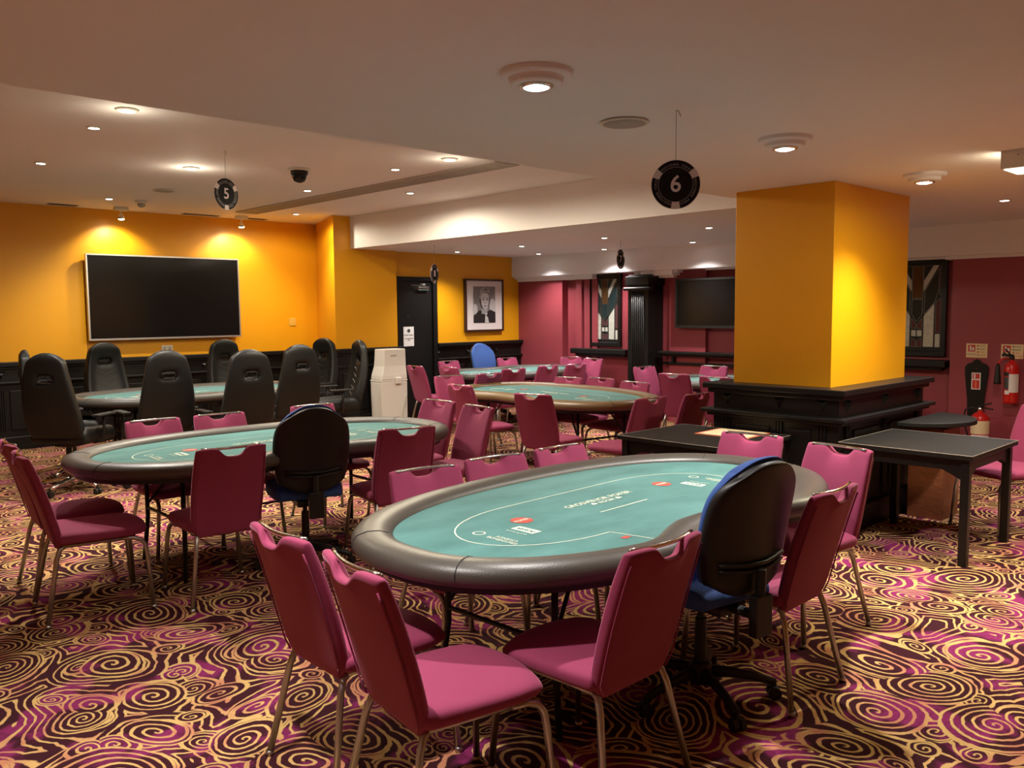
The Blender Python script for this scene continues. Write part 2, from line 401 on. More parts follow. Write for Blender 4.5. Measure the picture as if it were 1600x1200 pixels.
# ------------------------------------------------------------------ pillar
def pillar():
    x0, x1, y0, y1 = 5.75, 7.03, 2.775, 3.555
    r = thing('pillar', 'square mustard yellow pillar on a black panelled wooden base', 'pillar', (x0, y0, 0))
    def O(n, bm, m, **k): 
        bmesh.ops.translate(bm, verts=bm.verts, vec=(-x0, -y0, 0)); return obj(n, bm, m, r, **k)
    O('shaft', box(B(), x0, x1, y0, y1, 1.0, Z1), M['yellow'], bevel=.004)
    bx0, bx1, by0, by1 = x0-.115, x1+.08, y0-.12, y1+.10
    O('base', box(B(), bx0, bx1, by0, by1, 0, 1.0), M['black'])
    for n, e, za, zb in (('cap_rail', .065, 1.0, 1.042), ('cap_moulding', .035, .965, 1.0), ('dado_ledge', .075, .815, .845), ('dado_moulding', .04, .79, .815), ('plinth', .03, 0, .15), ('plinth_moulding', .042, .15, .19)):
        bm = B(); box(bm, bx0-e, bx1+e, by0-e, by1+e, za, zb); O(n, bm, M['black'], bevel=.007)
    # studs, flutings and raised panels on the two visible faces
    def stud(px, py, nx, ny):
        bm = B(); z, s = .925, .045
        tx, ty = -ny, nx
        t = bm.verts.new((px+nx*.035, py+ny*.035, z+.01))
        q = [bm.verts.new((px+tx*a, py+ty*a, z+b)) for a, b in ((-s, .035), (s, .035), (0, -.05))]
        for i in range(3): bm.faces.new((t, q[i], q[(i+1) % 3]))
        bm.faces.new(q); O('pyramid_stud', bm, M['black'])
        for k in (-1, 0, 1):
            a = k*.024; bm = B()
            w_ = .007
            X0, X1 = sorted((px+tx*(a-w_), px+tx*(a+w_)+nx*.016)); Y0, Y1 = sorted((py+ty*(a-w_), py+ty*(a+w_)+ny*.016))
            box(bm, X0, X1, Y0, Y1, .22, .78); O('fluting', bm, M['black'])
    for y in (by1-.12, by0+.45, by0+.12): stud(bx0, y, -1, 0)
    for x in (bx0+.12, (bx0+bx1)/2, bx1-.12): stud(x, by0, 0, -1)
    for a, b in ((by0+.2, by0+.38), (by0+.52, by1-.2)): O('panel', box(B(), bx0-.014, bx0, a, b, .26, .74), M['black'], bevel=.006)
    for a, b in ((bx0+.22, (bx0+bx1)/2-.1), ((bx0+bx1)/2+.1, bx1-.22)): O('panel', box(B(), a, b, by0-.014, by0, .26, .74), M['black'], bevel=.006)
pillar()

# ------------------------------------------------------------------ magenta wall: windows, column, shelf, tv
def art_window(num, y0, y1, z0, z1, label_sill, sillext):
    """stained glass light; y1 is its left side as seen from the room"""
    X = XW-.0
    root = struct(bpy.data.objects.new('window_%d' % num, None)); C.objects.link(root); root.location = (X, (y0+y1)/2, z0)
    cy = (y0+y1)/2; W = (y1-y0)/2; Hh = z1-z0
    fr = .055
    bm = B()
    for a, b, c, d in ((-W, -W+fr, 0, Hh), (W-fr, W, 0, Hh), (-W+fr, W-fr, 0, fr), (-W+fr, W-fr, Hh-fr*1.3, Hh)): box(bm, -.05, 0, a, b, c, d)
    obj('window_frame', bm, M['black'], root, bevel=.004)
    obj('backing', box(B(), -.012, -.002, -W+fr, W-fr, fr, Hh-fr), M['dark'], root)
    iw = W-fr; h0, h1 = fr, Hh-fr*1.3
    def P(u, v): return (-u*iw, h0+v*(h1-h0))   # u: -1 left .. 1 right in the photo
    panes = []
    def both(poly, m):
        panes.append((poly, m)); panes.append(([(-u, v) for u, v in poly][::-1], m))
    both([(-.86, .97), (-.62, .97), (-.24, .80), (-.24, .68), (-.30, .70)], 'glassw')
    both([(-.86, .94), (-.30, .68), (-.30, .42), (-.72, .56), (-.86, .70)], 'glassd')
    both([(-.24, .80), (-.62, .97), (-.24, .97)], 'glassd')
    panes.append(([(-.22, .97), (.22, .97), (.22, .60), (-.22, .60)], 'glassa'))
    panes.append(([(-.22, .59), (.22, .59), (.22, .42), (0, .34), (-.22, .42)], 'glassd'))
    both([(-.70, .54), (-.28, .40), (-.28, .05), (-.70, .05)], 'glassw')
    both([(-.97, .60), (-.76, .56), (-.76, .22), (-.97, .22)], 'glassr')
    both([(-.97, .20), (-.76, .20), (-.76, .05), (-.97, .05)], 'glassw')
    both([(-.97, .96), (-.90, .96), (-.90, .64), (-.97, .64)], 'glassd')
    both([(-.22, .38), (-.02, .31), (-.02, .26), (-.22, .26)], 'glassr')
    both([(-.22, .24), (-.02, .24), (-.02, .17), (-.22, .17)], 'glassw')
    both([(-.22, .15), (-.02, .12), (-.02, .05), (-.22, .05)], 'glassr')
    for poly, m in panes:
        bm = B(); q = [P(u, v) for u, v in poly]
        cx = sum(p[0] for p in q)/len(q); cz = sum(p[1] for p in q)/len(q)
        q = [(cx+(a-cx)*.97, cz+(b-cz)*.985) for a, b in q]
        prism(bm, q, lambda a, b: (-.022, a, b), lambda a, b: (-.012, a, b)); obj('pane', bm, M[m], root)
    bm = B()
    for poly, m in panes:
        q = [P(u, v) for u, v in poly]
        for i in range(len(q)):
            a, b = q[i], q[(i+1) % len(q)]; tube(bm, [(-.022, a[0], a[1]), (-.022, b[0], b[1])], .0035, 4)
    obj('lead_came', bm, M['lead'], root)
    ya, yb = sillext
    s = obj('window_sill', box(B(), -.20, 0, ya-cy, yb-cy, -.115, -.035), M['black'], root, bevel=.012)
    obj('sill_bracket', box(B(), -.14, 0, ya-cy+.06, yb-cy-.06, -.15, -.115), M['black'], root, bevel=.006)
art_window(1, 8.13, 8.78, 1.05, 2.17, '', (7.92, 9.02))
art_window(2, 3.52, 4.16, 1.05, 2.17, '', (3.46, 4.36))

def column():
    r = thing('column', 'black fluted wooden column against the magenta wall beside the stained glass window', 'column', (XW, 7.55, 0))
    obj('shaft', box(B(), -.36, 0, -.17, .19, 0, 2.10), M['black'], r, bevel=.005)
    for i in range(7):
        y = -.09+i*.033; obj('fluting', tube(B(), [(-.36, y, .2), (-.36, y, 1.86)], .011, 8), M['black'], r, smooth=True)
    obj('capital', box(B(), -.39, 0, -.20, .22, 1.95, 2.08), M['black'], r, bevel=.01)
    obj('collar', tube(B(), [(-.33, .24, 1.90), (-.38, .24, 1.90), (-.38, -.22, 1.90), (-.33, -.22, 1.90)], .025, 8), M['black'], r)
    obj('foot', box(B(), -.39, 0, -.20, .22, 0, .18), M['black'], r, bevel=.01)
column()

def wall_shelf():
    r = thing('drinks_shelf', 'long black drinks shelf on the magenta wall below the small television', 'shelf', (XW, 5.6, 0))
    obj('shelf_board', box(B(), -.22, 0, -1.4, 1.72, .975, 1.015), M['black'], r, bevel=.008)
    obj('shelf_rail', box(B(), -.16, 0, -1.4, 1.72, .945, .975), M['black'], r, bevel=.005)
    obj('kick_rail', box(B(), -.10, 0, -1.4, 1.72, .82, .86), M['black'], r, bevel=.005)
    for y in (-.9, .3, 1.5): obj('bracket', box(B(), -.14, 0, y, y+.04, .86, .95), M['black'], r)
wall_shelf()

def tv(name, label, loc, rz, W, H, bez, bm_, m_bez, tilt=0):
    """screen in the XZ plane facing -Y, centred on loc"""
    r = thing(name, label, 'television', loc, rz)
    obj('casing', box(B(), -W/2+.02, W/2-.02, .0, .06, -H/2+.02, H/2-.02), M['plastic'], r, bevel=.01)
    bm = B()
    for a, b, c, d in ((-W/2, -W/2+bez, -H/2, H/2), (W/2-bez, W/2, -H/2, H/2), (-W/2+bez, W/2-bez, -H/2, -H/2+bez*1.2), (-W/2+bez, W/2-bez, H/2-bez, H/2)): box(bm, a, b, -.02, .025, c, d)
    obj('bezel', bm, m_bez, r)
    obj('screen', box(B(), -W/2+bez, W/2-bez, -.012, .0, -H/2+bez, H/2-bez), M['screen'], r)
    obj('wall_mount', box(B(), -.2, .2, .06, .10, -.15, .15), M['plastic'], r)
    return r
tv('wall_television', 'huge silver-edged flat television, switched off, on the yellow wall', (4.50, 11.30, 1.815), 0, 2.00, 1.08, .018, None, M['tvframe'])
tv('wall_television', 'small black television on the magenta wall between column and yellow pillar', (XW-.16, 6.50, 1.685), -PI/2, 1.10, .68, .03, None, M['plastic'])

# ------------------------------------------------------------------ door, notice, picture, switch, sockets
def door():
    r = struct(bpy.data.objects.new('door_1', None)); C.objects.link(r); r.location = (7.78, YW, 0)
    bm = B(); box(bm, -.37, -.31, -.07, 0, 0, 2.12); box(bm, .29, .37, -.07, 0, 0, 2.12); box(bm, -.31, .29, -.07, 0, 2.06, 2.12)
    obj('door_frame', bm, M['black'], r, bevel=.006)
    obj('door_leaf', box(B(), -.31, .29, -.03, -.002, .01, 2.06), M['black'], r, bevel=.003)
    cl = obj('door_closer', box(B(), .0, .20, -.085, -.03, 1.92, 1.975), M['steel'], r, bevel=.006)
    obj('closer_arm', box(B(), -.14, .12, -.10, -.085, 1.985, 1.998), M['steel'], r)
    bm = B(); box(bm, .08, .13, -.08, -.03, 1.99, 2.02); obj('arm_bracket', bm, M['grey'], r)
    bm = B(); cyl(bm, (-.17, -.034, 1.53), .012, .012, -.01, .004, 12, 'y'); obj('peephole', bm, M['steel'], r)
    n = thing('door_notice', 'white paper notice taped to the black door', 'notice', (7.62, YW-.034, 1.235))
    obj('sheet', box(B(), -.095, .095, -.003, 0, -.145, .145), M['paper'], n)
    bm = B(); cyl(bm, (0, -.004, .085), .028, .028, -.001, .001, 20, 'y'); obj('emblem', bm, M['ph2'], n)
    F = lambda z: mtx((0, -.004, z), (1, 0, 0), (0, 0, 1))
    text('notice_text', 'STAFF ONLY', .030, F(.02), M['ph1'], n); text('notice_text', 'NO ADMITTANCE', .020, F(-.03), M['ph2'], n); text('notice_text', 'PLEASE', .018, F(-.055), M['ph2'], n)
door()

def picture():
    r = thing('framed_photograph', 'dark-framed black and white portrait photograph hanging on the yellow wall', 'picture', (9.13, YW-.035, 1.695))
    W, H = .41, .415
    bm = B(); f = .028
    for a, b, c, d in ((-W, -W+f, -H, H), (W-f, W, -H, H), (-W+f, W-f, -H, -H+f), (-W+f, W-f, H-f, H)): box(bm, a, b, -.025, .03, c, d)
    obj('frame', bm, M['frame'], r, bevel=.004)
    obj('mount', box(B(), -W+f, W-f, -.005, .02, -H+f, H-f), M['mount'], r)
    def flat(name, poly, m, lay):
        bm = B(); y = -.005-.0012*lay
        prism(bm, poly, lambda a, b: (a*.235, y, .01+b*.29), lambda a, b: (a*.235, y+.0011, .01+b*.29)); obj(name, bm, M[m], r)
    flat('print', [(-1, -1), (1, -1), (1, 1), (-1, 1)], 'ph3', 1)
    def ell(cx, cy, a, b, n=20, s=0, e=2*PI): return [(cx+a*math.cos(s+(e-s)*i/n), cy+b*math.sin(s+(e-s)*i/n)) for i in range(n)]
    flat('print_shape', ell(.75, -.1, .28, .45), 'ph4', 2); flat('print_shape', ell(-.85, -.25, .22, .3), 'ph4', 2)
    flat('print_shape', [(-1, -1), (-1, -.62), (-.45, -.30), (0, -.45), (.55, -.28), (1, -.42), (1, -1)], 'ph1', 3)
    flat('print_shape', [(-.28, -.5), (-.22, .1), (.28, .1), (.30, -.35), (.05, -.52)], 'ph5', 4)
    flat('print_shape', [(.02, -1), (.05, -.5), (.22, -.42), (.38, -1)], 'ph4', 5)
    flat('print_shape', [(-.18, -.50), (.05, -.56), (.05, -.66), (-.18, -.74)], 'ph1', 6); flat('print_shape', [(.42, -.46), (.16, -.56), (.16, -.64), (.42, -.70)], 'ph1', 6)
    flat('print_shape', ell(0, .30, .46, .56), 'ph2', 5)
    flat('print_shape', [(-.33, .45), (-.30, .05), (-.15, -.18), (.06, -.28), (.26, -.14), (.36, .10), (.40, .5), (.2, .66), (-.2, .62)], 'ph4', 6)
    flat('print_shape', [(-.5, .35), (-.42, .8), (0, .97), (.42, .84), (.5, .4), (.40, .62), (.1, .72), (-.25, .55), (-.36, .3)], 'ph5', 7)
    flat('print_shape', [(-.30, .70), (.1, .9), (.34, .78), (.0, .80)], 'ph2', 8)
    for u in (-.12, .22):
        flat('print_shape', ell(u, .28, .085, .035), 'ph1', 7); flat('print_shape', [(u-.12, .36), (u+.12, .37), (u+.12, .40), (u-.12, .39)], 'ph2', 7)
    flat('print_shape', [(.03, .25), (.10, .06), (.02, .04), (0, .08)], 'ph5', 7); flat('print_shape', ell(.05, -.08, .12, .032), 'ph2', 7)
picture()
def plate(name, label, cat, loc, w_, h_, holes):
    r = thing(name, label, cat, loc)
    obj('face_plate', box(B(), -w_/2, w_/2, -.012, 0, -h_/2, h_/2), M['switchy'] if cat == 'switch' else M['white'], r, bevel=.003)
    for x in holes: obj('rocker' if cat == 'switch' else 'socket_hole', box(B(), x-.014, x+.014, -.017, -.012, -.02, .02), M['switchy'] if cat == 'switch' else M['grey'], r)
plate('light_switch', 'small square switch plate on the yellow wall right of the huge television', 'switch', (6.37, 11.4, 1.465), .11, .11, (0,))
plate('wall_socket', 'white double socket on the yellow wall under the huge television', 'socket', (4.5, 11.4, 1.14), .15, .09, (-.035, .035))

# ------------------------------------------------------------------ ceiling fittings
def spot_lamp(parent, z, w_=1.0, col=WHITE, ang=125, r=.04, name='lamp_light'):
    l = bpy.data.lights.new(name, 'SPOT'); l.energy = SPOT_W*w_; l.color = col; l.spot_size = math.radians(ang); l.spot_blend = .3 if ang > 175 else .8; l.shadow_soft_size = r
    o = bpy.data.objects.new(name, l); C.objects.link(o); o.parent = parent; o.location = (0, 0, z); return o
def make_down():
    r = thing('downlight', 'x', 'light')
    lathe_ = lathe(B(), [(.036, -.001), (.036, -.010), (.050, -.008), (.054, -.003), (.054, 0)]); obj('trim_ring', lathe_, M['white'], r, smooth=True)
    obj('lens', lathe(B(), [(0, -.010), (.02, -.011), (.036, -.008), (.036, -.002)]), M['lens'], r, smooth=True)
    return r
def make_rose():
    r = thing('ceiling_rose_light', 'x', 'light')
    obj('plaster_rose', lathe(B(), [(.135, 0), (.135, -.018), (.128, -.024), (.105, -.024), (.10, -.030), (.10, -.045), (.092, -.050), (.06, -.050)], 40), M['ceil'], r, smooth=False)
    obj('trim_ring', lathe(B(), [(.048, -.050), (.050, -.060), (.062, -.058), (.066, -.050)]), M['steel'], r, smooth=True)
    obj('lens', lathe(B(), [(0, -.066), (.03, -.064), (.048, -.058), (.048, -.050)]), M['lens'], r, smooth=True)
    return r
dn, rs = make_down(), make_rose()
def light(proto, x, y, z, label, w_=1.0, col=WHITE, group=None, hot=False, ang=125):
    o = place(proto, (x, y, z), 0, label, group)
    spot_lamp(o, -.075, w_, col, ang)
    if hot:
        l = bpy.data.lights.new('bulb_light', 'POINT'); l.energy = hot; l.color = col; l.shadow_soft_size = .035
        b = bpy.data.objects.new('bulb_light', l); C.objects.link(b); b.parent = o; b.location = (0, 0, -.16)
    if hot:
        for c in o.children:
            if c.type == 'MESH': c.scale = (1.35, 1.35, 1.5)
        for c in o.children:
            if c.name.startswith('lens'): c.data = c.data.copy(); c.data.materials[0] = M['lenshot']
    return o
light(rs, 2.30, 2.27, Z1, 'large round plaster rose with lit spot, nearest in the ceiling', 1.9, group='ceiling rose lights', ang=112)
light(rs, 4.13, 2.27, Z1, 'plaster rose with lit spot between the hanging sign 6 and the yellow pillar', 1.6, group='ceiling rose lights', ang=118)
light(rs, 5.93, 2.25, Z1, 'plaster rose with lit spot just right of the yellow pillar', .4, group='ceiling rose lights', ang=112)
light(dn, 7.86, 2.34, Z1, 'recessed downlight at far right above the fire extinguishers', 1.1, group='downlights')
light(dn, 2.09, 5.78, Z2, 'brightest yellow downlight just past the lower ceiling edge, upper left', .9, WARM, hot=1.2, group='downlights', ang=125)
light(dn, 4.80, 5.80, Z2, 'bright yellow downlight just past the lower ceiling edge, near the long vent', .9, WARM, hot=1.2, group='downlights', ang=178)
for x, y, l, k in ((2.11, 6.48, 'recessed downlight right behind the brightest yellow one at upper left', 1), (2.24, 8.27, 'leftmost recessed downlight in the raised ceiling', 1),
                   (3.32, 7.68, 'glaring downlight left of the hanging sign 5', 2), (4.76, 6.54, 'downlight in the raised ceiling beside the middle of the long vent', 1),
                   (4.85, 8.27, 'downlight just below the dome camera in the raised ceiling', 1), (5.81, 7.71, 'downlight between the long vent and the cream bulkhead', 1),
                   (5.87, 10.32, 'downlight at the far end of the long vent near the yellow wall', .8), (3.48, 10.3, 'far downlight in the raised ceiling above left television edge', .8)):
    light(dn, x, y, Z2, l, k*.62, WARM if (k == 2 or x > 4.7) else WHITE, hot=(2 if k == 2 else 0), group='downlights', ang=178 if x > 4.7 else 150)
for x, y, l in ((8.14, 8.33, 'downlight in the lower ceiling left of the hanging sign 7, nearer one'), (9.45, 9.3, 'downlight close to the cornice at the picture wall corner'),
                (8.15, 9.7, 'downlight above the framed portrait beside the door'), (8.02, 6.77, 'downlight in the lower ceiling above the hanging sign 7, nearer one'),
                (9.5, 8.02, 'downlight close to the cornice above the stained glass window'), (7.93, 5.23, 'downlight in the lower ceiling left of the yellow pillar, nearer one'),
                (9.45, 6.48, 'downlight close to the cornice above the black column')):
    light(dn, x, y, Z1, l, .5, group='downlights', ang=92)
for x, y, w_, l in ((.85, 2.27, .85, 'added plaster rose light just above the camera, out of the picture'), (-1.5, 2.27, .5, 'added plaster rose light far left of the camera, out of the picture'),
                    (5.93, .2, .8, 'added unseen plaster rose light right of the picture, nearer the pillar'), (7.86, .2, .8, 'added unseen plaster rose light right of the picture, nearer the magenta wall')):
    light(rs, x, y, Z1, l, w_, group='added rose lights out of view', ang=112)  # unseen lamps added for lighting, carrying on the ceiling pattern

def box_light():
    r = thing('emergency_light', 'square white box light with glowing underside at right edge of ceiling', 'light', (5.55, 1.50, Z1))
    obj('housing', box(B(), -.14, -.11, -.14, .14, -.10, 0), M['white'], r, bevel=.004)
    obj('back_plate', box(B(), -.11, .14, -.14, .14, -.025, 0), M['white'], r)
    obj('diffuser', box(B(), -.11, .135, -.135, .135, -.105, -.025), M['lensbox'], r, bevel=.012)
    for a in (-.05, .05): obj('screw', cyl(B(), (-.141, a, -.03), .005, .005, -.003, .002, 10, 'x'), M['grey'], r)
    l = bpy.data.lights.new('lamp_light', 'AREA'); l.energy = 22; l.color = (1, .9, .58); l.size = .25
    o = bpy.data.objects.new('lamp_light', l); C.objects.link(o); o.parent = r; o.location = (0, 0, -.11)
box_light()

def speaker(label, x, y, z):
    r = thing('ceiling_speaker', label, 'speaker', (x, y, z))
    obj('rim', lathe(B(), [(.105, 0), (.115, -.006), (.110, -.012), (.100, -.012)], 36), M['white'], r, smooth=True)
    obj('grille', lathe(B(), [(0, -.022), (.06, -.020), (.10, -.012), (.10, -.002)], 36), M['grey'], r, smooth=True)
speaker('round ceiling speaker with grey grille beside the nearest plaster rose', 3.2, 2.58, Z1)
speaker('round ceiling speaker in the raised ceiling left of the hanging sign 5', 3.69, 9.24, Z2)
def dome():
    r = thing('dome_camera', 'black dome security camera on a white ceiling plate', 'camera', (4.09, 7.11, Z2))
    obj('ceiling_plate', lathe(B(), [(.10, 0), (.105, -.01), (.085, -.02)], 32), M['white'], r, smooth=True)
    obj('collar', lathe(B(), [(.078, -.018), (.078, -.05), (.072, -.055)], 32), M['plastic'], r, smooth=True)
    obj('dome', lathe(B(), [(.070, -.05), (.068, -.075), (.05, -.11), (.025, -.124), (0, -.128)], 32), M['screen'], r, smooth=True)
dome()
def sensor():
    r = thing('motion_sensor', 'small white motion sensor on the raised ceiling left of sign 5', 'sensor', (3.84, 10.3, Z2))
    obj('sensor_base', lathe(B(), [(.075, 0), (.07, -.02), (.045, -.03)], 24), M['white'], r, smooth=True)
    obj('sensor_eye', lathe(B(), [(.045, -.028), (.04, -.06), (.02, -.075), (0, -.078)], 24), M['grey'], r, smooth=True)
sensor()
def wall_spot(label, x, y):
    r = thing('spotlight', label, 'light', (x, y, Z2), group='small spotlights over the television')
    obj('ceiling_box', box(B(), -.08, .08, -.04, .04, -.045, 0), M['white'], r, bevel=.006)
    obj('stem', tube(B(), [(0, 0, -.045), (0, 0, -.09)], .010, 8), M['white'], r)
    obj('lamp_head', lathe(B(), [(.012, -.085), (.028, -.10), (.045, -.15), (.040, -.15), (.02, -.12), (0, -.118)], 20), M['steel'], r, smooth=True)
    obj('bulb', lathe(B(), [(0, -.125), (.025, -.13), (.038, -.148), (.02, -.156), (0, -.158)], 16), M['lenshot'], r, smooth=True)
    l = bpy.data.lights.new('lamp_light', 'SPOT'); l.energy = SPOT_W*.45; l.color = WARM; l.spot_size = math.radians(120); l.spot_blend = .6; l.shadow_soft_size = .03
    o = bpy.data.objects.new('lamp_light', l); C.objects.link(o); o.parent = r; o.location = (0, .03, -.175); o.rotation_euler = (math.radians(28), 0, 0)
wall_spot('left small spotlight on the ceiling over the huge television', 3.86, 11.03)
wall_spot('right small spotlight on the ceiling over the huge television', 5.44, 11.03)

def long_vent():
    r = thing('ceiling_vent', 'long narrow slotted air vent running along the raised ceiling', 'vent', (5.30, 8.1, Z2))
    bm = B()
    for a, b, c, d in ((-.15, -.125, -2.5, 2.5), (.125, .15, -2.5, 2.5), (-.125, .125, -2.5, -2.47), (-.125, .125, 2.47, 2.5)): box(bm, a, b, c, d, -.014, 0)
    obj('vent_frame', bm, M['grey'], r)
    obj('backing', box(B(), -.125, .125, -2.47, 2.47, -.003, 0), M['dark'], r)
    for i in range(7): x = -.105+i*.035; obj('slat', box(B(), x-.010, x+.010, -2.47, 2.47, -.012, -.003), M['grey'], r)
long_vent()
for n_, (x, y, w_, lab) in enumerate(((3.25, 11.2, .34, 'small dark grille in the ceiling above left end of huge television'), (4.95, 11.2, .5, 'left of two small dark ceiling grilles near the right spotlight'), (5.75, 11.2, .3, 'right of two small dark ceiling grilles near the right spotlight'))):
    r = thing('ceiling_vent', lab, 'vent', (x, y, Z2))
    obj('vent_frame', box(B(), -w_/2, w_/2, -.06, .06, -.006, 0), M['grey'], r)
    for i in range(4): yy = -.036+i*.024; obj('slot', box(B(), -w_/2+.015, w_/2-.015, yy-.008, yy+.008, -.009, -.005), M['dark'], r)

# ------------------------------------------------------------------ hanging number discs
def arc_pts(r0, r1, a0, a1, n=14):
    p = [(r0*math.cos(a0+(a1-a0)*i/n), r0*math.sin(a0+(a1-a0)*i/n)) for i in range(n+1)]
    return p+[(r1*math.cos(a1-(a1-a0)*i/n), r1*math.sin(a1-(a1-a0)*i/n)) for i in range(n+1)]
def arc_text(words, rad, mid, parent, m, size, back=False):
    bm = B(); n = len(words); step = size*.80/rad
    for i, ch in enumerate(words):
        if ch == ' ': continue
        a = mid-(i-(n-1)/2)*step
        me = text_mesh(ch, size, .0003)
        q = Matrix.Translation((rad*math.cos(a), rad*math.sin(a), 0)) @ Matrix.Rotation(a-PI/2, 4, 'Z')
        me.transform(q); bm.from_mesh(me); bpy.data.meshes.remove(me)
    for v in bm.verts: v.co = Vector((v.co.x, -.0042-v.co.z if not back else -.0042-v.co.z, v.co.y))
    me = bpy.data.meshes.new('ring_text'); bm.to_mesh(me); bm.free(); me.materials.append(m)
    return link_mesh('ring_text', me, None, parent)
def sign(num, label, x, y, zc, ztop, face, R=.115):
    """disc faces -Y locally, rotated by face; a string runs up to the ceiling"""
    r = thing('hanging_sign', label, 'sign', (x, y, zc), face, 'hanging table number discs')
    bm = B(); cyl(bm, (0, 0, 0), R, R, -.002, .002, 48, 'y'); obj('disc', bm, M['discwht'], r)
    for side in (-1, 1):
        def flat(nm, poly, m, d):
            bm = B(); prism(bm, poly, lambda a, b: (a, side*(.002+d), b), lambda a, b: (a, side*.002, b)); obj(nm, bm, m, r)
        for k in range(3):
            mid = PI/2+k*2*PI/3; flat('black_segment', arc_pts(R*.985, R*.72, mid-.85, mid+.85), M['discblk'], .0012)
        flat('centre_disc', [(R*.70*math.cos(2*PI*i/40), R*.70*math.sin(2*PI*i/40)) for i in range(40)], M['discblk'], .0012)
        for k in range(3):
            mid = PI/2+k*2*PI/3; flat('ring_line', arc_pts(R*.72, R*.70, mid-.85, mid+.85), M['discgrey'], .0016)
        if side == -1: F = mtx((0, -.0036, 0), (1, 0, 0), (0, 0, 1))
        else: F = mtx((0, .0036, 0), (-1, 0, 0), (0, 0, 1))
        me = text_mesh(num, R*.95, .0006); me.transform(F)
        link_mesh('numeral', me, M['discwht'], r)
    for k in range(3): arc_text('GROSVENOR POKER', R*.81, PI/2+k*2*PI/3, r, M['discgrey'], R*.118)
    obj('string', tube(B(), [(0, 0, R), (0, 0, ztop-zc)], .0014, 5), M['discgrey'], r)
    obj('hook', tube(B(), [(0, 0, ztop-zc), (.012, 0, ztop-zc-.006), (.02, 0, ztop-zc-.03)], .002, 5), M['grey'], r)
sign('6', 'round black and white hanging disc with number 6, nearest the camera', 3.19, 2.28, 2.155, Z1, math.radians(36-90), .108)
sign('5', 'round black and white hanging disc with number 5', 3.18, 6.70, 2.57, Z2, math.radians(64-90+44), .127)
sign('7', 'turned hanging disc with number 7 before the stained glass window', 8.55, 6.95, 2.245, Z1, math.radians(-50.5+66), .125)
sign('8', 'turned hanging disc with number 8 beside the black door', 7.08, 8.90, 2.10, Z1, math.radians(-40+67), .125)

# ------------------------------------------------------------------ banquet chair
def make_chair():
    r = thing('banquet_chair', 'x', 'chair')
    us = [-1, -.95, -.8, -.55, -.44, -.36, -.26, -.14, 0, .14, .26, .36, .44, .55, .8, .95, 1]
    ts = [0, .02, .12, .3, .5, .7, .84, .93, .98, 1]
    def halfw(t): 
        if t < .12: return .150+(.195-.150)*(t/.12)
        return .195+.008*math.sin((t-.12)/.88*PI)-.004*t
    def P(t, u, s):
        hw = halfw(t)
        z = .375+.511*t
        a = abs(u); sc = 0
        if a < .46 and t > .8:
            q = min(1, (.46-a)/.26); sc = q*q*(3-2*q)
            z -= .048*sc*(t-.8)/.2
        if a > .9 and t > .9: z -= .008*(a-.9)/.1
        x = -.185-.125*t-.03*t*t
        x += .028*u*u*t-.014*t           # dished towards the sitter
        th = .021 if 0 < t < 1 and a < 1 else .010
        return (x+(th if s else -th)+(.006*math.sin(t*PI) if s else 0), u*hw, z)
    obj('backrest', shell(B(), ts, us, P), M['pink'], r, smooth=True, sub=1)
    # piping lines down the back edges
    for sg in (-1, 1):
        bm = B(); tube(bm, [(P(t, .93, 0)[0]-.003, sg*halfw(t)*.945, P(t, .93, 0)[2]) for t in (.05, .12, .3, .5, .7, .84, .92)], .0032, 5)
        obj('piping', bm, M['pink'], r, smooth=True)
    # steel bar across the top, over the scooped hand hole
    bm = B(); pts = []
    for k in range(11):
        u = -1+k*.2; q = P(1, u*.86, 0); pts.append((-.341+.026*u*u, u*.160, .880+.001*u*u))
    tube(bm, pts, .0075, 8); obj('top_bar', bm, M['steel'], r, smooth=True)
    # seat cushion
    sus = [-1, -.9, -.6, 0, .6, .9, 1]; sts = [0, .06, .2, .5, .75, .92, 1]
    def Q(t, u, s):
        hw = .205+.018*math.sin(t*PI*.8)-(.03 if t == 1 else (.008 if t > .9 else 0))
        x = -.205+.465*t-(.035*u*u*t*t)
        z = .470+.014*(1-u*u)-.012*t-(.022 if t == 1 else 0)-(.010 if abs(u) == 1 else 0) if s else .408+(.008 if t == 1 else 0)+(.012 if abs(u) == 1 else 0)
        return (x, u*hw, z)
    obj('seat', shell(B(), sts, sus, Q), M['pink'], r, smooth=True, sub=1)
    # frame
    bm = B()
    for sg in (-1, 1): tube(bm, [(-.18, sg*.165, .40), (.17, sg*.185, .400)], .0105, 6)
    for x in (-.14, .12): tube(bm, [(x, -.175, .397), (x, .175, .397)], .009, 6)
    obj('seat_frame', bm, M['chrome'], r, smooth=True)
    for sg in (-1, 1):
        bm = B(); tube(bm, [(.10, sg*.185, .400), (.155, sg*.188, .398), (.195, sg*.193, .383), (.215, sg*.197, .355), (.222, sg*.205, .30), (.238, sg*.228, .012)], .0125, 8)
        cyl(bm, (.2385, sg*.2285, 0), .015, .014, 0, .02, 10); obj('leg', bm, M['chrome'], r, smooth=True)
        bm = B(); tube(bm, [(-.17, sg*.160, .40), (-.195, sg*.164, .385), (-.212, sg*.172, .34), (-.275, sg*.225, .012)], .0125, 8)
        cyl(bm, (-.276, sg*.2255, 0), .015, .014, 0, .02, 10); obj('leg', bm, M['chrome'], r, smooth=True)
    return r
chair = make_chair()
GF = 'raspberry banquet chairs around the front poker table'
GL = 'raspberry banquet chairs around the left poker table'
GM = 'raspberry banquet chairs around the middle poker table'
G8 = 'raspberry banquet chairs around the far poker table by the picture'
G7 = 'raspberry banquet chairs around the table behind the pillar'
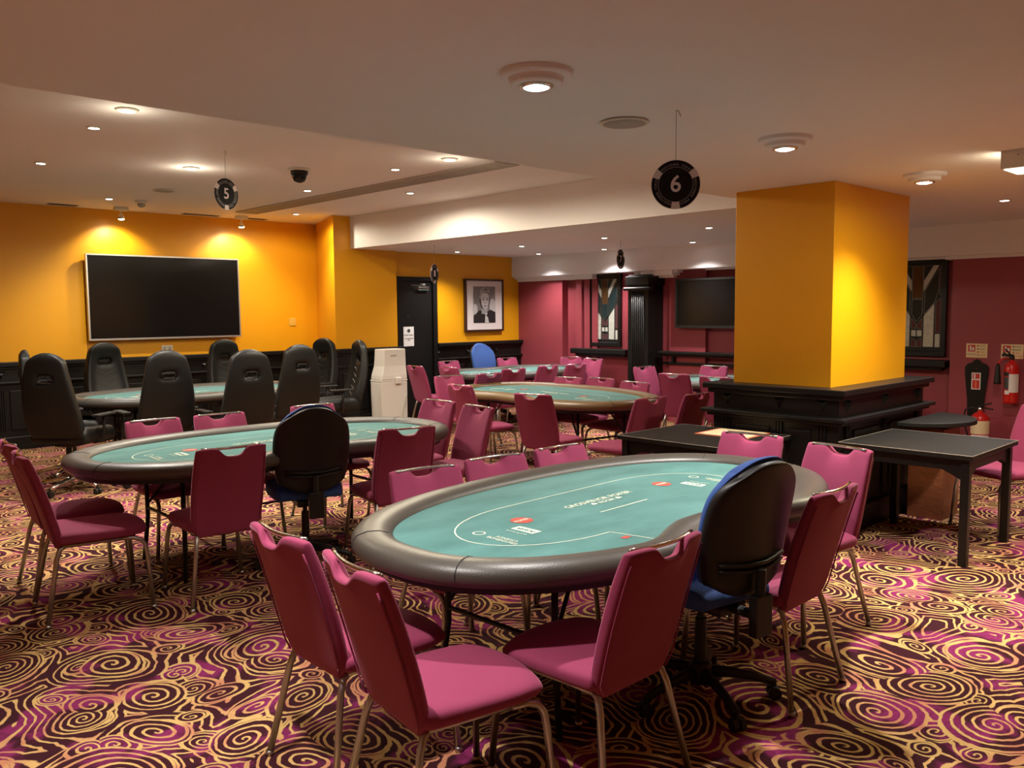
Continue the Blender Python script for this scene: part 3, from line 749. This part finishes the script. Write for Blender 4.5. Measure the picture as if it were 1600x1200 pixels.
CH = [
 (1.67, 2.53, -1, 'raspberry banquet chair at left end of front table, farther of the pair', GF),
 (1.64, 2.01, -8, 'raspberry banquet chair nearest the camera at left end of front table', GF),
 (2.13, 1.88, 90, 'raspberry banquet chair on near side of front table, left of the blue dealer chair', GF),
 (3.23, 1.86, 91, 'raspberry banquet chair on near side of front table, right of the blue dealer chair', GF),
 (3.95, 2.06, 170, 'tall-standing raspberry banquet chair at right end of front table, nearer the camera', GF),
 (4.03, 2.55, 183, 'raspberry banquet chair at right end of front table, before the papered black table', GF),
 (2.93, 2.93, -97, 'middle raspberry banquet chair along the far side of the front table', GF),
 (3.43, 2.91, -92, 'right raspberry banquet chair along the far side of the front table', GF),
 (2.45, 2.93, -100, 'left raspberry banquet chair along the far side of the front table', GF),
 (1.55, 5.41, -4, 'leftmost raspberry banquet chair, partly hidden, at left end of left table', GL),
 (1.49, 4.89, -7, 'raspberry banquet chair seen side on at left end of left table', GL),
 (2.27, 5.72, -89, 'raspberry banquet chair on far side of left table, left of the pair', GL),
 (2.73, 5.71, -93, 'raspberry banquet chair on far side of left table, right of the pair', GL),
 (2.07, 4.66, 84, 'dark-looking raspberry chair back on near side of left table, left of dealer chair', GL),
 (3.22, 4.56, 76, 'dark-looking raspberry chair back on near side of left table, right of dealer chair', GL),
 (3.52, 5.72, -92, 'raspberry banquet chair peeking out behind the dealer chair of the left table', GL),
 (3.92, 4.86, 174, 'pink-lit raspberry banquet chair at right end of left table, nearer one', GL),
 (3.98, 5.36, 183, 'pink-lit raspberry banquet chair at right end of left table, farther one', GL),
 (5.50, 5.25, 12, 'raspberry chair back on near side of brown-railed middle table', GM),
 (5.62, 4.56, 88, 'raspberry chair back at right end of middle table, left of two', GM),
 (5.69, 6.36, -3, 'raspberry banquet chair at near left of middle table, turned sideways', GM),
 (6.02, 7.06, -95, 'raspberry banquet chair at left end of middle table', GM),
 (6.60, 7.62, 88, 'raspberry chair back just left of middle between far and middle tables', G8),
 (6.80, 6.52, 184, 'left of three raspberry chairs on far side of middle table', GM),
 (6.95, 6.19, 180, 'middle of three raspberry chairs on far side of middle table', GM),
 (6.78, 5.58, 178, 'right of three raspberry chairs on far side of middle table', GM),
 (7.19, 9.05, -5, 'leftmost raspberry chair of the far table, by the black door', G8),
 (7.30, 8.50, -2, 'raspberry chair at left end of far table, second from the door', G8),
 (7.88, 9.28, -88, 'bright pink-lit raspberry chair left of the blue chair at far table', G8),
 (8.97, 9.22, -92, 'bright pink-lit raspberry chair right of the blue chair at far table', G8),
 (9.60, 8.60, -118, 'bright pink-lit raspberry chair below the stained glass sill, left one', G8),
 (9.33, 8.38, 177, 'bright pink-lit raspberry chair at right end of far table, taller looking one', G8),
 (7.35, 7.98, 86, 'left of three dark raspberry chair backs along near side of far table', G8),
 (8.02, 8.06, 92, 'middle of three dark raspberry chair backs along near side of far table', G8),
 (8.50, 7.98, 88, 'right of three dark raspberry chair backs along near side of far table', G8),
 (8.63, 6.33, -95, 'pink-lit raspberry chair at left end of the table behind the pillar', G7),
 (8.98, 6.02, 182, 'pink-lit raspberry chair behind the pillar table, before the black column', G7),
 (8.20, 5.68, 8, 'dark raspberry chair back at near side of the pillar table, left of pair', G7),
 (8.10, 5.05, 4, 'dark raspberry chair back touching the pillar edge in the photo', G7),
 (6.13, 4.48, 93, 'raspberry chair back at right end of middle table, right of two', G7),
]
for i, (x, y, h, lab, g) in enumerate(CH):
    o = place(chair, (x, y, 0), math.radians(h), lab, g)
    if 'far side of the front table' in lab: o.scale.z = .955
    if i in (11, 12, 15): o.scale.z = .975
    if 'far side of middle table' in lab: o.scale.z = .955
place(chair, (6.68, 1.92, 0), math.radians(150), 'raspberry banquet chair cut off by the right picture edge', 'single raspberry chair at the right')

# ------------------------------------------------------------------ office (dealer) chair
def caster(parent, x, y, m):
    a = math.atan2(y, x)
    bm = B()
    px, py = -math.sin(a), math.cos(a)
    for s in (-.016, .016):
        c0 = Vector((x+px*s, y+py*s, .028)); rim = []
        for k in range(14):
            t = 2*PI*k/14; rim.append(Vector((math.cos(a)*math.cos(t)*.027, math.sin(a)*math.cos(t)*.027, math.sin(t)*.027)))
        n = Vector((px, py, 0))*.010
        A_ = [bm.verts.new(c0+q-n) for q in rim]; D_ = [bm.verts.new(c0+q+n) for q in rim]
        for k in range(14): bm.faces.new((A_[k], A_[(k+1) % 14], D_[(k+1) % 14], D_[k]))
        bm.faces.new(A_[::-1]); bm.faces.new(D_)
    cyl(bm, (x, y, 0), .010, .010, .03, .085, 10)
    obj('caster', bm, m, parent)
def star_base(r, mm, R=.30, a0=.3):
    for k in range(5):
        a = a0+k*2*PI/5; ca, sa = math.cos(a), math.sin(a)
        bm = B(); pts = [(ca*.03, sa*.03, .115), (ca*.12, sa*.12, .110), (ca*.22, sa*.22, .092), (ca*R, sa*R, .072)]
        tube(bm, pts, .026, 8, .015); o = obj('base_arm', bm, mm, r, smooth=True)
        caster(o, ca*R, sa*R, M['plastic'])
    obj('base_hub', lathe(B(), [(.045, .07), (.05, .10), (.045, .15), (.03, .16)], 20), mm, r, smooth=True)
def make_office(lift=0.0):
    r = thing('dealer_chair', 'x', 'chair'); L = lift
    star_base(r, M['plastic'])
    bm = B(); cyl(bm, (0, 0, 0), .026, .024, .15, .34, 16); cyl(bm, (0, 0, 0), .015, .015, .34, .42+L, 12); obj('gas_lift', bm, M['plastic'], r, smooth=False)
    obj('mechanism', box(B(), -.17, .10, -.08, .08, .40+L, .445+L), M['plastic'], r, bevel=.012)
    obj('lever', tube(B(), [(0, .05, .42+L), (.02, .2, .415+L), (.02, .27, .41+L)], .006, 6), M['plastic'], r)
    sus = [-1, -.92, -.6, 0, .6, .92, 1]; sts = [0, .08, .3, .6, .85, .95, 1]
    def Q(t, u, s):
        hw = .225*(1-.18*(2*t-1)**4)
        x = -.20+.46*t-.03*u*u*t
        return (x, u*hw, (.525+.01*u*u-(.03 if t in (0, 1) else 0)-(.02 if abs(u) == 1 else 0) if s else .452)+L)
    obj('seat', shell(B(), sts, sus, Q), M['blue'], r, smooth=True, sub=1)
    ts = [0, .05, .15, .3, .45, .6, .72, .82, .9, .96, .99, 1]; us = [-1, -.95, -.75, -.5, -.25, 0, .25, .5, .75, .95, 1]
    def hw(t):
        if t > .5: return .236*(1-.42*((t-.5)/.5)**3.2)
        return .19+.048*math.sin(min(1, t/.5)*PI/2)-.004*t
    def prof(t): return -.235-.085*t-.02*t*t+.025*math.sin(t*PI)
    def Z(t, u): 
        z = .50+.54*t
        if t > .7: z -= .055*abs(u)**2.6*((t-.7)/.3)**1.6
        if t < .1: z += .07*abs(u)**2.5*(1-t/.1)
        return z+L
    def P(t, u, s):
        x = prof(t)+.045*u*u
        return (x+(-.004 if s else (-.04 if 0 < t < 1 and abs(u) < 1 else -.02)), u*hw(t), Z(t, u))
    obj('back_shell', shell(B(), ts, us, P), M['plastic'], r, smooth=True, sub=2)
    def P2(t, u, s):
        x = prof(t)+.045*u*u
        return (x+((.040 if 0 < t < 1 and abs(u) < 1 else .012) if s else -.003), u*hw(t)*.97, Z(t, u)+.002+(.012 if t > .9 else 0))
    obj('back_cushion', shell(B(), ts, us, P2), M['blue'], r, smooth=True, sub=2)
    # ribs moulded into the shell
    for zz in (.20, .245):
        bm = B(); tube(bm, [(prof(zz)+.045*u*u-.044-.010*(1-abs(u)), u*hw(zz), Z(zz, u)+.02*abs(u)) for u in (-.8, -.5, -.2, .2, .5, .8)], .009, 6); obj('shell_rib', bm, M['plastic'], r, smooth=True)
    bm = B(); tube(bm, [(-.14, 0, .43+L), (-.27, 0, .43+L), (-.30, 0, .47+L), (-.305, 0, .62+L)], .022, 6); box(bm, -.325, -.285, -.045, .045, .36+L, .52+L)
    obj('back_bracket', bm, M['plastic'], r, bevel=.004)
    return r
oc = make_office()
place(oc, (2.90, 1.93, 0), math.radians(80), 'blue cushioned dealer chair with black plastic back at the front table')
place(oc, (2.72, 4.78, 0), math.radians(73), 'black-backed dealer chair with blue cushion at the left table')
oc2 = make_office(.06)
place(oc2, (8.60, 9.44, 0), math.radians(-92), 'blue dealer chair facing the camera at the far table')
for p in (oc, oc2): pass

# ------------------------------------------------------------------ gaming chair
def make_gaming():
    r = thing('gaming_chair', 'x', 'chair')
    star_base(r, M['steel'], .32, .5)
    bm = B(); cyl(bm, (0, 0, 0), .028, .026, .15, .36, 16); cyl(bm, (0, 0, 0), .016, .016, .36, .44, 12); obj('gas_lift', bm, M['plastic'], r)
    obj('mechanism', box(B(), -.14, .14, -.10, .10, .42, .46), M['plastic'], r, bevel=.01)
    sus = [-1, -.92, -.72, -.62, -.3, 0, .3, .62, .72, .92, 1]; sts = [0, .08, .3, .6, .85, .95, 1]
    def Q(t, u, s):
        a = abs(u); hw = .265-.02*t
        x = -.24+.53*t-.03*u*u*t
        bol = .05 if a > .7 else 0
        return (x, u*hw, .555+bol*(1-.5*t)-(.03 if t in (0, 1) else 0)-(.03 if a == 1 else 0) if s else .462)
    obj('seat', shell(B(), sts, sus, Q), M['gaming'], r, smooth=True, sub=1)
    ts = [0, .04, .12, .25, .38, .5, .6, .665, .70, .74, .80, .88, .95, 1]
    us = [-1, -.93, -.76, -.62, -.28, -.22, 0, .22, .28, .62, .76, .93, 1]
    def hw(t):
        if t < .45: return .235+.03*math.sin(t/.45*PI)*.6+.01
        k = (t-.45)/.55; return .245-.085*k**1.3-(.03*max(0, (k-.85)/.15)**2)
    def prof(t): return -.215-.14*t-.05*math.sin(t*PI)+.02*t*t
    def P(t, u, s):
        a = abs(u); x = prof(t)
        z = .50+.775*t-(.05*a**3*max(0, (t-.88)/.12))
        if s:
            bol = .045*max(0, (a-.62)/.14) if a < .76 else .045
            f = .030+bol*math.sin(min(1, (1.02-t)*1.3)*PI/2) if 0 < t < 1 and a < 1 else .012
            if t > .8: f += .012
            return (x+f, u*hw(t)*(.94 if a == 1 else 1), z)
        return (x-(.045*(1-.35*u*u) if 0 < t < 1 and a < 1 else .015), u*hw(t), z)
    nU = len(us)
    holes = [(7, j) for j in range(nU-1) if us[j] >= -.28 and us[j+1] <= .28]+[(8, j) for j in range(nU-1) if us[j] >= -.28 and us[j+1] <= .28]
    obj('backrest', shell(B(), ts, us, P, holes), M['gaming'], r, smooth=True, sub=1)
    # rim of the hand slot and stitched chevrons
    bm = B(); rp = []
    t0, t1 = .672, .733
    for t, u in ((t0, -.26), (t0, .26), ((t0+t1)/2, .29), (t1, .26), (t1, -.26), ((t0+t1)/2, -.29)): q = P(t, u*.86, 0); rp.append((q[0]-.001, q[1], q[2]))
    tube(bm, rp, .005, 6, closed=True); obj('slot_rim', bm, M['plastic'], r, smooth=True)
    for k in range(5):
        t = .14+k*.095; bm = B()
        pts = []
        for u in (-.58, -.3, 0, .3, .58):
            tt = t+.07*abs(u)/.58; q = P(tt, u, 1); pts.append((q[0]+.0015, q[1], q[2]))
        tube(bm, pts, .0028, 5); obj('quilting_seam', bm, M['grey'] if False else M['leather'], r)
    for sg in (-1, 1):
        bm = B(); tube(bm, [(-.02, sg*.20, .45), (-.02, sg*.30, .46), (-.02, sg*.31, .60), (-.03, sg*.31, .69)], .013, 8)
        o = obj('armrest_post', bm, M['plastic'], r, smooth=True)
        bm = B(); box(bm, -.15, .13, sg*.31-.04, sg*.31+.04, .69, .715); obj('armrest_pad', bm, M['gaming'], o, bevel=.01)
    return r
gc = make_gaming()
GG = 'black gaming chairs around the table by the television'
for x, y, h, lab in ((2.55, 9.0, -14, 'leftmost black gaming chair, seen edge on beside the television wall'), (2.40, 8.3, 40, 'black gaming chair back second from the left, on a chrome base'),
                     (3.45, 10.25, -88, 'black gaming chair facing the room below left part of huge television'), (3.07, 8.10, 88, 'black gaming chair back left of centre, in front of the table by the television'),
                     (4.85, 10.10, -90, 'black gaming chair facing the room below right edge of huge television'), (3.62, 7.60, 88, 'black gaming chair back with slot, nearest the left poker table'),
                     (4.50, 8.28, 92, 'black gaming chair back with wide shoulders, right of the other backs'), (5.55, 9.65, 192, 'black gaming chair half hidden behind another, right end of television table'),
                     (5.40, 8.75, 165, 'black gaming chair seen side on beside the white cabinet')):
    place(gc, (x, y, 0), math.radians(h), lab, GG)

# ------------------------------------------------------------------ poker tables
def outline(A, Bh, off=0.0, notch=True, n=150, nd=.15, ex=2.35):
    """oval table top of half-axes A, Bh inset by off; dealer notch in the -Y side"""
    a, b = A-off, Bh-off; p = []
    for i in range(n):
        t = 2*PI*i/n; c, q = math.cos(t), math.sin(t)
        x = a*math.copysign(abs(c)**(2/ex), c); y = b*math.copysign(abs(q)**(2/ex), q)
        if notch and y < 0:
            k = abs(x)/.60
            if k < 1: y += nd*(.5+.5*math.cos(PI*max(0, (k-.22)/.78)))
        p.append((x, y))
    return p
def make_table(m_rail, name='poker_table', nd=.15):
    L, W, ZT = 1.305, .748, .765
    r = thing(name, 'x', 'table')
    # padded rail: cross-section swept round the outline
    prof = [(.012, .692), (.0, .712), (.002, .738), (.020, .760), (.058, .772), (.105, .770), (.140, .758), (.158, .742), (.160, .715), (.03, .685)]
    bm = B(); rings = []
    for off, z in prof: rings.append([bm.verts.new((x, y, z)) for x, y in outline(L, W, off, nd=nd)])
    n = len(rings[0]); m = len(prof)
    for k in range(m):
        A_, D_ = rings[k], rings[(k+1) % m]
        for i in range(n): bm.faces.new((A_[i], A_[(i+1) % n], D_[(i+1) % n], D_[i]))
    obj('padded_rail', bm, m_rail, r, smooth=True)
    for sx, sy in ((-1, -1), (1, -1), (-1, 1), (1, 1)):
        bm = B(); pts = []
        for off, z in prof[1:7]: q = outline(L, W, off-.0006, nd=nd)[8]; pts.append((sx*q[0], sy*q[1], z+.0008))
        tube(bm, pts, .0018, 5); obj('rail_seam', bm, M['dark'], r)
    bm = B(); o_ = outline(L, W, .148, nd=nd)
    prism(bm, o_, lambda a, b: (a, b, .715), lambda a, b: (a, b, .738)); obj('felt_top', bm, M['felt'], r)
    bm = B(); o_ = outline(L, W, .06, nd=nd); prism(bm, o_, lambda a, b: (a, b, .655), lambda a, b: (a, b, .70)); obj('table_bed', bm, M['plastic'], r)
    # printed betting line: racetrack open at the dealer, with dealer box
    z = .7392
    def strip(pts, w_=.006, closed=False):
        bm = B(); n = len(pts)
        L_, R_ = [], []
        for i in range(n):
            p0 = Vector(pts[i-1] if (i > 0 or closed) else pts[i]); p1 = Vector(pts[(i+1) % n] if (i < n-1 or closed) else pts[i])
            d = (p1-p0).normalized(); q = Vector((-d.y, d.x))*w_/2; c_ = Vector(pts[i])
            L_.append(bm.verts.new((*(c_+q), z))); R_.append(bm.verts.new((*(c_-q), z)))
        for i in range(n if closed else n-1): j = (i+1) % n; bm.faces.new((L_[i], L_[j], R_[j], R_[i]))
        return bm
    cx, cy, a, hl = -.07, -.03, .30, .40
    pts = [(-.40, -a)]
    for i in range(21): t = -PI/2-PI*i/20; pts.append((-hl+.47*math.cos(t), a*math.sin(t)))
    for i in range(21): t = PI/2-PI*i/20; pts.append((hl+.47*math.cos(t), a*math.sin(t)))
    pts.append((.40, -a)); pts = [(x+cx, y+cy) for x, y in pts]
    obj('betting_line', strip(pts), M['print'], r)
    for sx in (-1, 1): obj('dealer_line', strip([(sx*.40+cx, -a+cy), (sx*.36+cx, -.54)]), M['print'], r)
    obj('card_line', strip([(-.17+cx, .0-.10), (.17+cx, .0-.10)], .007), M['print'], r)
    F = lambda x, y, rot: Matrix.Translation((x, y, .7392)) @ Matrix.Rotation(rot, 4, 'Z')
    text('felt_text', 'GROSVENOR POKER', .050, F(-.05, .06, 0), M['print'], r)
    text('felt_text', '\u2660 ROOM \u2660', .036, F(-.05, .015, 0), M['print'], r)
    for sx in (-1, 1):
        rt = -PI/2*sx; X = cx+sx*.50
        bm = B(); cyl(bm, (X, .05, .7388), .048, .048, 0, .0006, 18); obj('seal_print', bm, M['redprint'], r)
        text('seal_text', 'POKER', .026, F(X, .05, 0), M['print'], r)
        X = cx+sx*.60; bm = B(); box(bm, X-.026, X+.026, -.13, -.01, .7386, .7392); obj('logo_box', bm, M['print'], r)
        me = text_mesh('POKER', .030); me.transform(Matrix.Translation((X, -.07, .7395)) @ Matrix.Rotation(rt, 4, 'Z')); link_mesh('logo_text', me, M['felt'], r)
        text('felt_text', 'ROOM RULES', .018, F(cx+sx*.655, -.07, rt), M['printdim'], r)
        text('felt_text', 'GROSVENOR\nCASINOS', .027, F(cx+sx*.76, -.11, rt), M['print'], r)
        obj('ring_print', strip([(cx+sx*.76+.024*math.cos(t*PI/8), .03+.024*math.sin(t*PI/8)) for t in range(16)], .006, True), M['print'], r)
        bm = B(); X = cx+sx*.42; box(bm, X-.02, X+.02, -.435, -.41, .7386, .7392); obj('corner_mark', bm, M['redprint'], r)
    # folding trestle legs
    for sx in (-1, 1):
        x = sx*.76
        for sy in (-1, 1): 
            bm = B(); tube(bm, [(x, sy*.30, .655), (x, sy*.30, .30), (x+sx*.02, sy*.34, .0125)], .014, 8); obj('leg', bm, M['plastic'], r, smooth=True)
        bm = B(); tube(bm, [(x, -.30, .36), (x, .30, .36)], .010, 8); obj('crossbar', bm, M['plastic'], r)
        for sy in (-1, 1):
            bm = B(); tube(bm, [(x, sy*.30, .38), (x-sx*.14, sy*.26, .56), (x-sx*.22, sy*.22, .655)], .009, 8); obj('brace', bm, M['plastic'], r)
    return r
tb = make_table(M['leather'])
place(tb, (2.975, 2.44, 0), math.radians(1.8), 'green felt poker table nearest the camera, black padded rail', 'black-railed poker tables')
place(tb, (2.77, 5.22, 0), math.radians(-1), 'green felt poker table at left with black padded rail, second nearest', 'black-railed poker tables')
place(tb, (3.92, 9.20, 0), 0, 'green felt poker table among black gaming chairs below the television', 'black-railed poker tables')
place(tb, (8.48, 8.84, 0), PI, 'far green felt poker table in front of the picture wall', 'black-railed poker tables').scale = (.93, .93, 1)
place(tb, (8.90, 5.12, 0), -PI/2, 'green felt poker table mostly hidden behind the yellow pillar', 'black-railed poker tables')
tb2 = make_table(M['leather2'])
place(tb2, (6.40, 6.10, 0), math.radians(-98), 'green felt poker table with brown rail in the middle distance')

# ------------------------------------------------------------------ black wooden tables beside the pillar
def black_table(label, x0, x1, y0, y1, zt=.70, legs=None):
    cx, cy = (x0+x1)/2, (y0+y1)/2; a, b = (x1-x0)/2, (y1-y0)/2
    r = thing('wooden_table', label, 'table', (cx, cy, 0), group='square black tables by the pillar')
    obj('table_top', box(B(), -a, a, -b, b, zt-.032, zt), M['blacktop'], r, bevel=.005)
    bm = B()
    for p, q in (((-a, -b), (a, -b)), ((-a, -b), (-a, b)), ((a, -b), (a, b)), ((-a, b), (a, b))): tube(bm, [(*p, zt-.002), (*q, zt-.002)], .0028, 5)
    obj('worn_edge', bm, M['worn'], r)
    s = .025; i = .05
    for sx, sy in ((-1, -1), (1, -1), (-1, 1), (1, 1)):
        px, py = sx*(a-i), sy*(b-i); obj('leg', box(B(), px-s, px+s, py-s, py+s, 0, zt-.032), M['black'], r, bevel=.003)
    def arch(L_):
        h0, h1 = .13, .075
        pts = [(-L_, 0), (L_, 0)]+[(L_*(1-2*k/12), -(h0-(h0-h1)*min(1, max(0, 1-abs(1-2*k/12)**1.0)*3.2))) for k in range(13)]
        return pts
    for sy in (-1, 1):
        y = sy*(b-i); bm = B(); prism(bm, arch(a-i-s), lambda u, v: (u, y-.01, zt-.032+v), lambda u, v: (u, y+.01, zt-.032+v)); obj('apron', bm, M['black'], r)
    for sx in (-1, 1):
        x = sx*(a-i); bm = B(); prism(bm, arch(b-i-s), lambda u, v: (x-.01, u, zt-.032+v), lambda u, v: (x+.01, u, zt-.032+v)); obj('apron', bm, M['black'], r)
black_table('square black wooden table holding the cream papers', 4.76, 5.58, 2.98, 3.90)
black_table('square black wooden table right of the pillar base with scuffed top', 5.52, 6.40, 1.76, 2.60)
def papers():
    r = thing('paper_stack', 'cream papers with orange edges on the black table', 'papers', (5.36, 3.33, .70), .05)
    obj('lower_sheet', box(B(), -.17, .19, -.21, .20, .0, .004), M['orange'], r)
    obj('upper_sheet', box(B(), -.165, .165, -.20, .17, .004, .008), M['cream'], r)
papers()
def half_table():
    r = thing('half_round_table', 'black half-round table on a reddish wood pedestal behind the pillar base', 'table', (6.86, 2.585, 0))
    n = 24; poly = [(.42*math.cos(PI+PI*i/n), .40*math.sin(PI+PI*i/n)) for i in range(n+1)]
    bm = B(); prism(bm, poly, lambda a, b: (a, b, .715), lambda a, b: (a, b, .75)); obj('table_top', bm, M['blacktop'], r, bevel=.006)
    obj('pedestal', box(B(), -.20, .13, -.26, -.005, 0, .70), M['wood'], r, bevel=.004)
    obj('pedestal_plate', box(B(), -.25, .2, -.30, -.01, .70, .715), M['black'], r)
half_table()

# ------------------------------------------------------------------ white cabinet
def cabinet():
    r = thing('white_cabinet', 'tall tapered white plastic cabinet against the pier, left of the door', 'cabinet', (7.0, 9.86, 0))
    prof = [(0, .235), (.10, .24), (.45, .25), (.62, .25), (.72, .235), (.85, .19), (1.0, .175), (1.085, .17)]
    def body(z0, z1, grow=0):
        rows = [(z, h+grow) for z, h in prof if z0 < z < z1]
        def hw(z):
            for (a, b), (c, d) in zip(prof, prof[1:]):
                if a <= z <= c: return b+(d-b)*(z-a)/(c-a)+grow
        rows = [(z0, hw(z0))]+rows+[(z1, hw(z1))]; bm = B(); prev = None
        for z, h in rows:
            q = [bm.verts.new(v) for v in ((-h, -.17+(.25-h)*.4, z), (.19, -.17+(.25-h)*.4, z), (.19, .10, z), (-h, .10, z))]
            if prev:
                for i in range(4): bm.faces.new((prev[i], prev[(i+1) % 4], q[(i+1) % 4], q[i]))
            else: bm.faces.new(q[::-1])
            prev = q
        bm.faces.new(prev); return bm
    obj('lower_body', body(0, .64), M['white'], r, bevel=.012)
    obj('upper_body', body(.66, 1.085), M['white'], r, bevel=.012)
    obj('seam_band', body(.64, .66, .006), M['white'], r)
    obj('latch', box(B(), -.02, .07, -.20, -.16, .60, .69), M['white'], r, bevel=.01)
    obj('handle_slot', box(B(), -.07, .03, -.145, -.13, .985, 1.005), M['grey'], r)
    bm = B(); tube(bm, [(.17, -.18, .42), (.10, -.185, .20), (.05, -.19, .02)], .004, 6); obj('cord', bm, M['grey'], r)
cabinet()

# ------------------------------------------------------------------ fire safety corner
def fire():
    X = 9.88
    def ex_sign(label, y, z, blackbar):
        r = thing('fire_sign', label, 'sign', (X-.003, y, z))
        obj('plate', box(B(), -.003, .003, -.105, .105, -.075, .075), M['cream'], r)
        def rect(nm, a, b, c, d, m, k=0): obj(nm, box(B(), -.0045-k*.0008, -.003, -b, -a, c, d), m, r)
        rect('red_panel', -.085, -.015, -.01, .06, M['redflat'])
        rect('pictogram', -.07, -.052, .0, .05, M['paper'], 1); rect('pictogram', -.045, -.025, .0, .035, M['paper'], 1)
        if blackbar: rect('black_bar', -.095, -.01, -.055, -.025, M['ph1'])
        F = lambda a, c: mtx((-.004, -a, c), (0, -1, 0), (0, 0, 1))
        text('sign_text', 'FIRE EXTINGUISHER' if not blackbar else 'CO2', .011 if not blackbar else .02, F(-.05, -.04), M['ph2'] if not blackbar else M['paper'], r)
        for i, m in enumerate(('ph2', 'bluep', 'redflat', 'greenp')):
            rect('icon', .005, .02, .045-i*.033, .057-i*.033, M[m]); text('sign_text', ('WOOD', 'LIQUID', 'GAS', 'ELECTRIC')[i], .017, F(.055, .05-i*.033), M['greenp' if i < 2 else 'orange'], r)
    ex_sign('left small cream extinguisher sign on the magenta wall', 3.15, 1.135, False)
    ex_sign('right small cream extinguisher sign above the hanging extinguisher', 2.81, 1.135, True)
    r = thing('fire_backboard', 'black shaped backboard with red and white fire label', 'board', (X-.01, 3.14, .72))
    poly = [(-.075, -.32), (.075, -.32), (.085, -.1), (.115, .18), (.115, .24), (.09, .275), (.05, .285), (.03, .31), (0, .325), (-.03, .31), (-.05, .285), (-.09, .275), (-.115, .24), (-.115, .18), (-.085, -.1)]
    bm = B(); prism(bm, poly, lambda a, b: (-.012, a, b), lambda a, b: (.01, a, b)); obj('board', bm, M['black'], r, bevel=.003)
    obj('label_plate', box(B(), -.015, -.012, -.045, .045, .0, .18), M['paper'], r)
    obj('red_panel', box(B(), -.017, -.015, -.035, .035, .115, .17), M['redflat'], r); obj('red_panel', box(B(), -.017, -.015, -.035, .035, .01, .10), M['redflat'], r)
    obj('pictogram', box(B(), -.018, -.017, .006, .022, .12, .165), M['paper'], r); obj('pictogram', box(B(), -.018, -.017, -.008, .008, .018, .09), M['orange'], r)
    obj('screw', cyl(B(), (-.012, 0, .225), .006, .006, -.004, 0, 10, 'x'), M['steel'], r)
    # hanging CO2 extinguisher
    e = thing('fire_extinguisher', 'red fire extinguisher with black horn hanging on the magenta wall', 'extinguisher', (X-.10, 2.78, .60))
    obj('cylinder', lathe(B(), [(.05, 0), (.068, .01), (.07, .03), (.07, .36), (.06, .40), (.035, .43), (.022, .44), (.022, .46)], 28), M['red'], e, smooth=True)
    obj('valve', lathe(B(), [(.022, .455), (.024, .47), (.018, .50), (.008, .51)], 16), M['plastic'], e, smooth=True)
    bm = B(); tube(bm, [(0, .01, .49), (-.05, .04, .50), (-.10, .05, .53)], .008, 6); tube(bm, [(0, .01, .50), (-.03, .03, .535), (-.09, .04, .565)], .008, 6); obj('handle', bm, M['plastic'], e)
    obj('hose', tube(B(), [(0, .02, .47), (-.03, .07, .47), (-.04, .105, .44), (-.04, .115, .40)], .011, 8), M['redflat'], e, smooth=True)
    obj('horn', lathe(B(), [(.014, .41), (.020, .38), (.034, .22), (.036, .20), (.0, .20)], 18, (-.04, .118, 0)), M['plastic'], e, smooth=True)
    def wrap(nm, par, R_, a0, a1, z0, z1, m):
        bm = B(); n = 10; A_ = []; D_ = []
        for i in range(n+1): t = a0+(a1-a0)*i/n; A_.append(bm.verts.new((R_*math.cos(t), R_*math.sin(t), z0))); D_.append(bm.verts.new((R_*math.cos(t), R_*math.sin(t), z1)))
        for i in range(n): bm.faces.new((A_[i], A_[i+1], D_[i+1], D_[i]))
        obj(nm, bm, m, par, smooth=True)
    wrap('label_sheet', e, .0712, 3.1, 4.6, .12, .31, M['paper']); wrap('label_sheet', e, .0712, 2.5, 3.2, .10, .14, M['paper'])
    wrap('label_band', e, .0714, 2.2, 3.1, .29, .33, M['ph1']); wrap('label_sheet', e, .0709, 2.3, 3.1, .15, .28, M['ph2'])
    obj('wall_bracket', box(B(), .03, .10, -.02, .02, .30, .42), M['steel'], e)
    f = thing('fire_extinguisher', 'red fire extinguisher with cream label standing on the floor', 'extinguisher', (X-.24, 3.02, 0))
    obj('cylinder', lathe(B(), [(.07, 0), (.088, .012), (.09, .03), (.09, .43), (.085, .455), (.05, .495), (.028, .50), (.026, .52)], 28), M['red'], f, smooth=True)
    obj('valve', lathe(B(), [(.026, .515), (.026, .54), (.015, .56)], 16), M['steel'], f, smooth=True)
    bm = B(); tube(bm, [(0, .02, .55), (-.04, -.06, .555), (-.06, -.14, .545)], .008, 6); tube(bm, [(0, .02, .56), (-.03, -.05, .585), (-.05, -.12, .61)], .008, 6); obj('handle', bm, M['plastic'], f)
    obj('hose', tube(B(), [(0, .02, .54), (-.01, .09, .545), (-.01, .14, .52), (-.01, .155, .44), (0, .13, .30), (0, .10, .2)], .009, 8), M['plastic'], f, smooth=True)
    wrap('label_sheet', f, .0912, 2.3, 4.9, .28, .42, M['cream']); wrap('label_sheet', f, .0912, 2.5, 4.7, .12, .27, M['paper'])
fire()

for o in list(bpy.data.objects):
    if '_used' in o.keys(): del o['_used']
for o in list(bpy.data.objects):
    if o.get('label') == 'x': bpy.data.objects.remove(o)
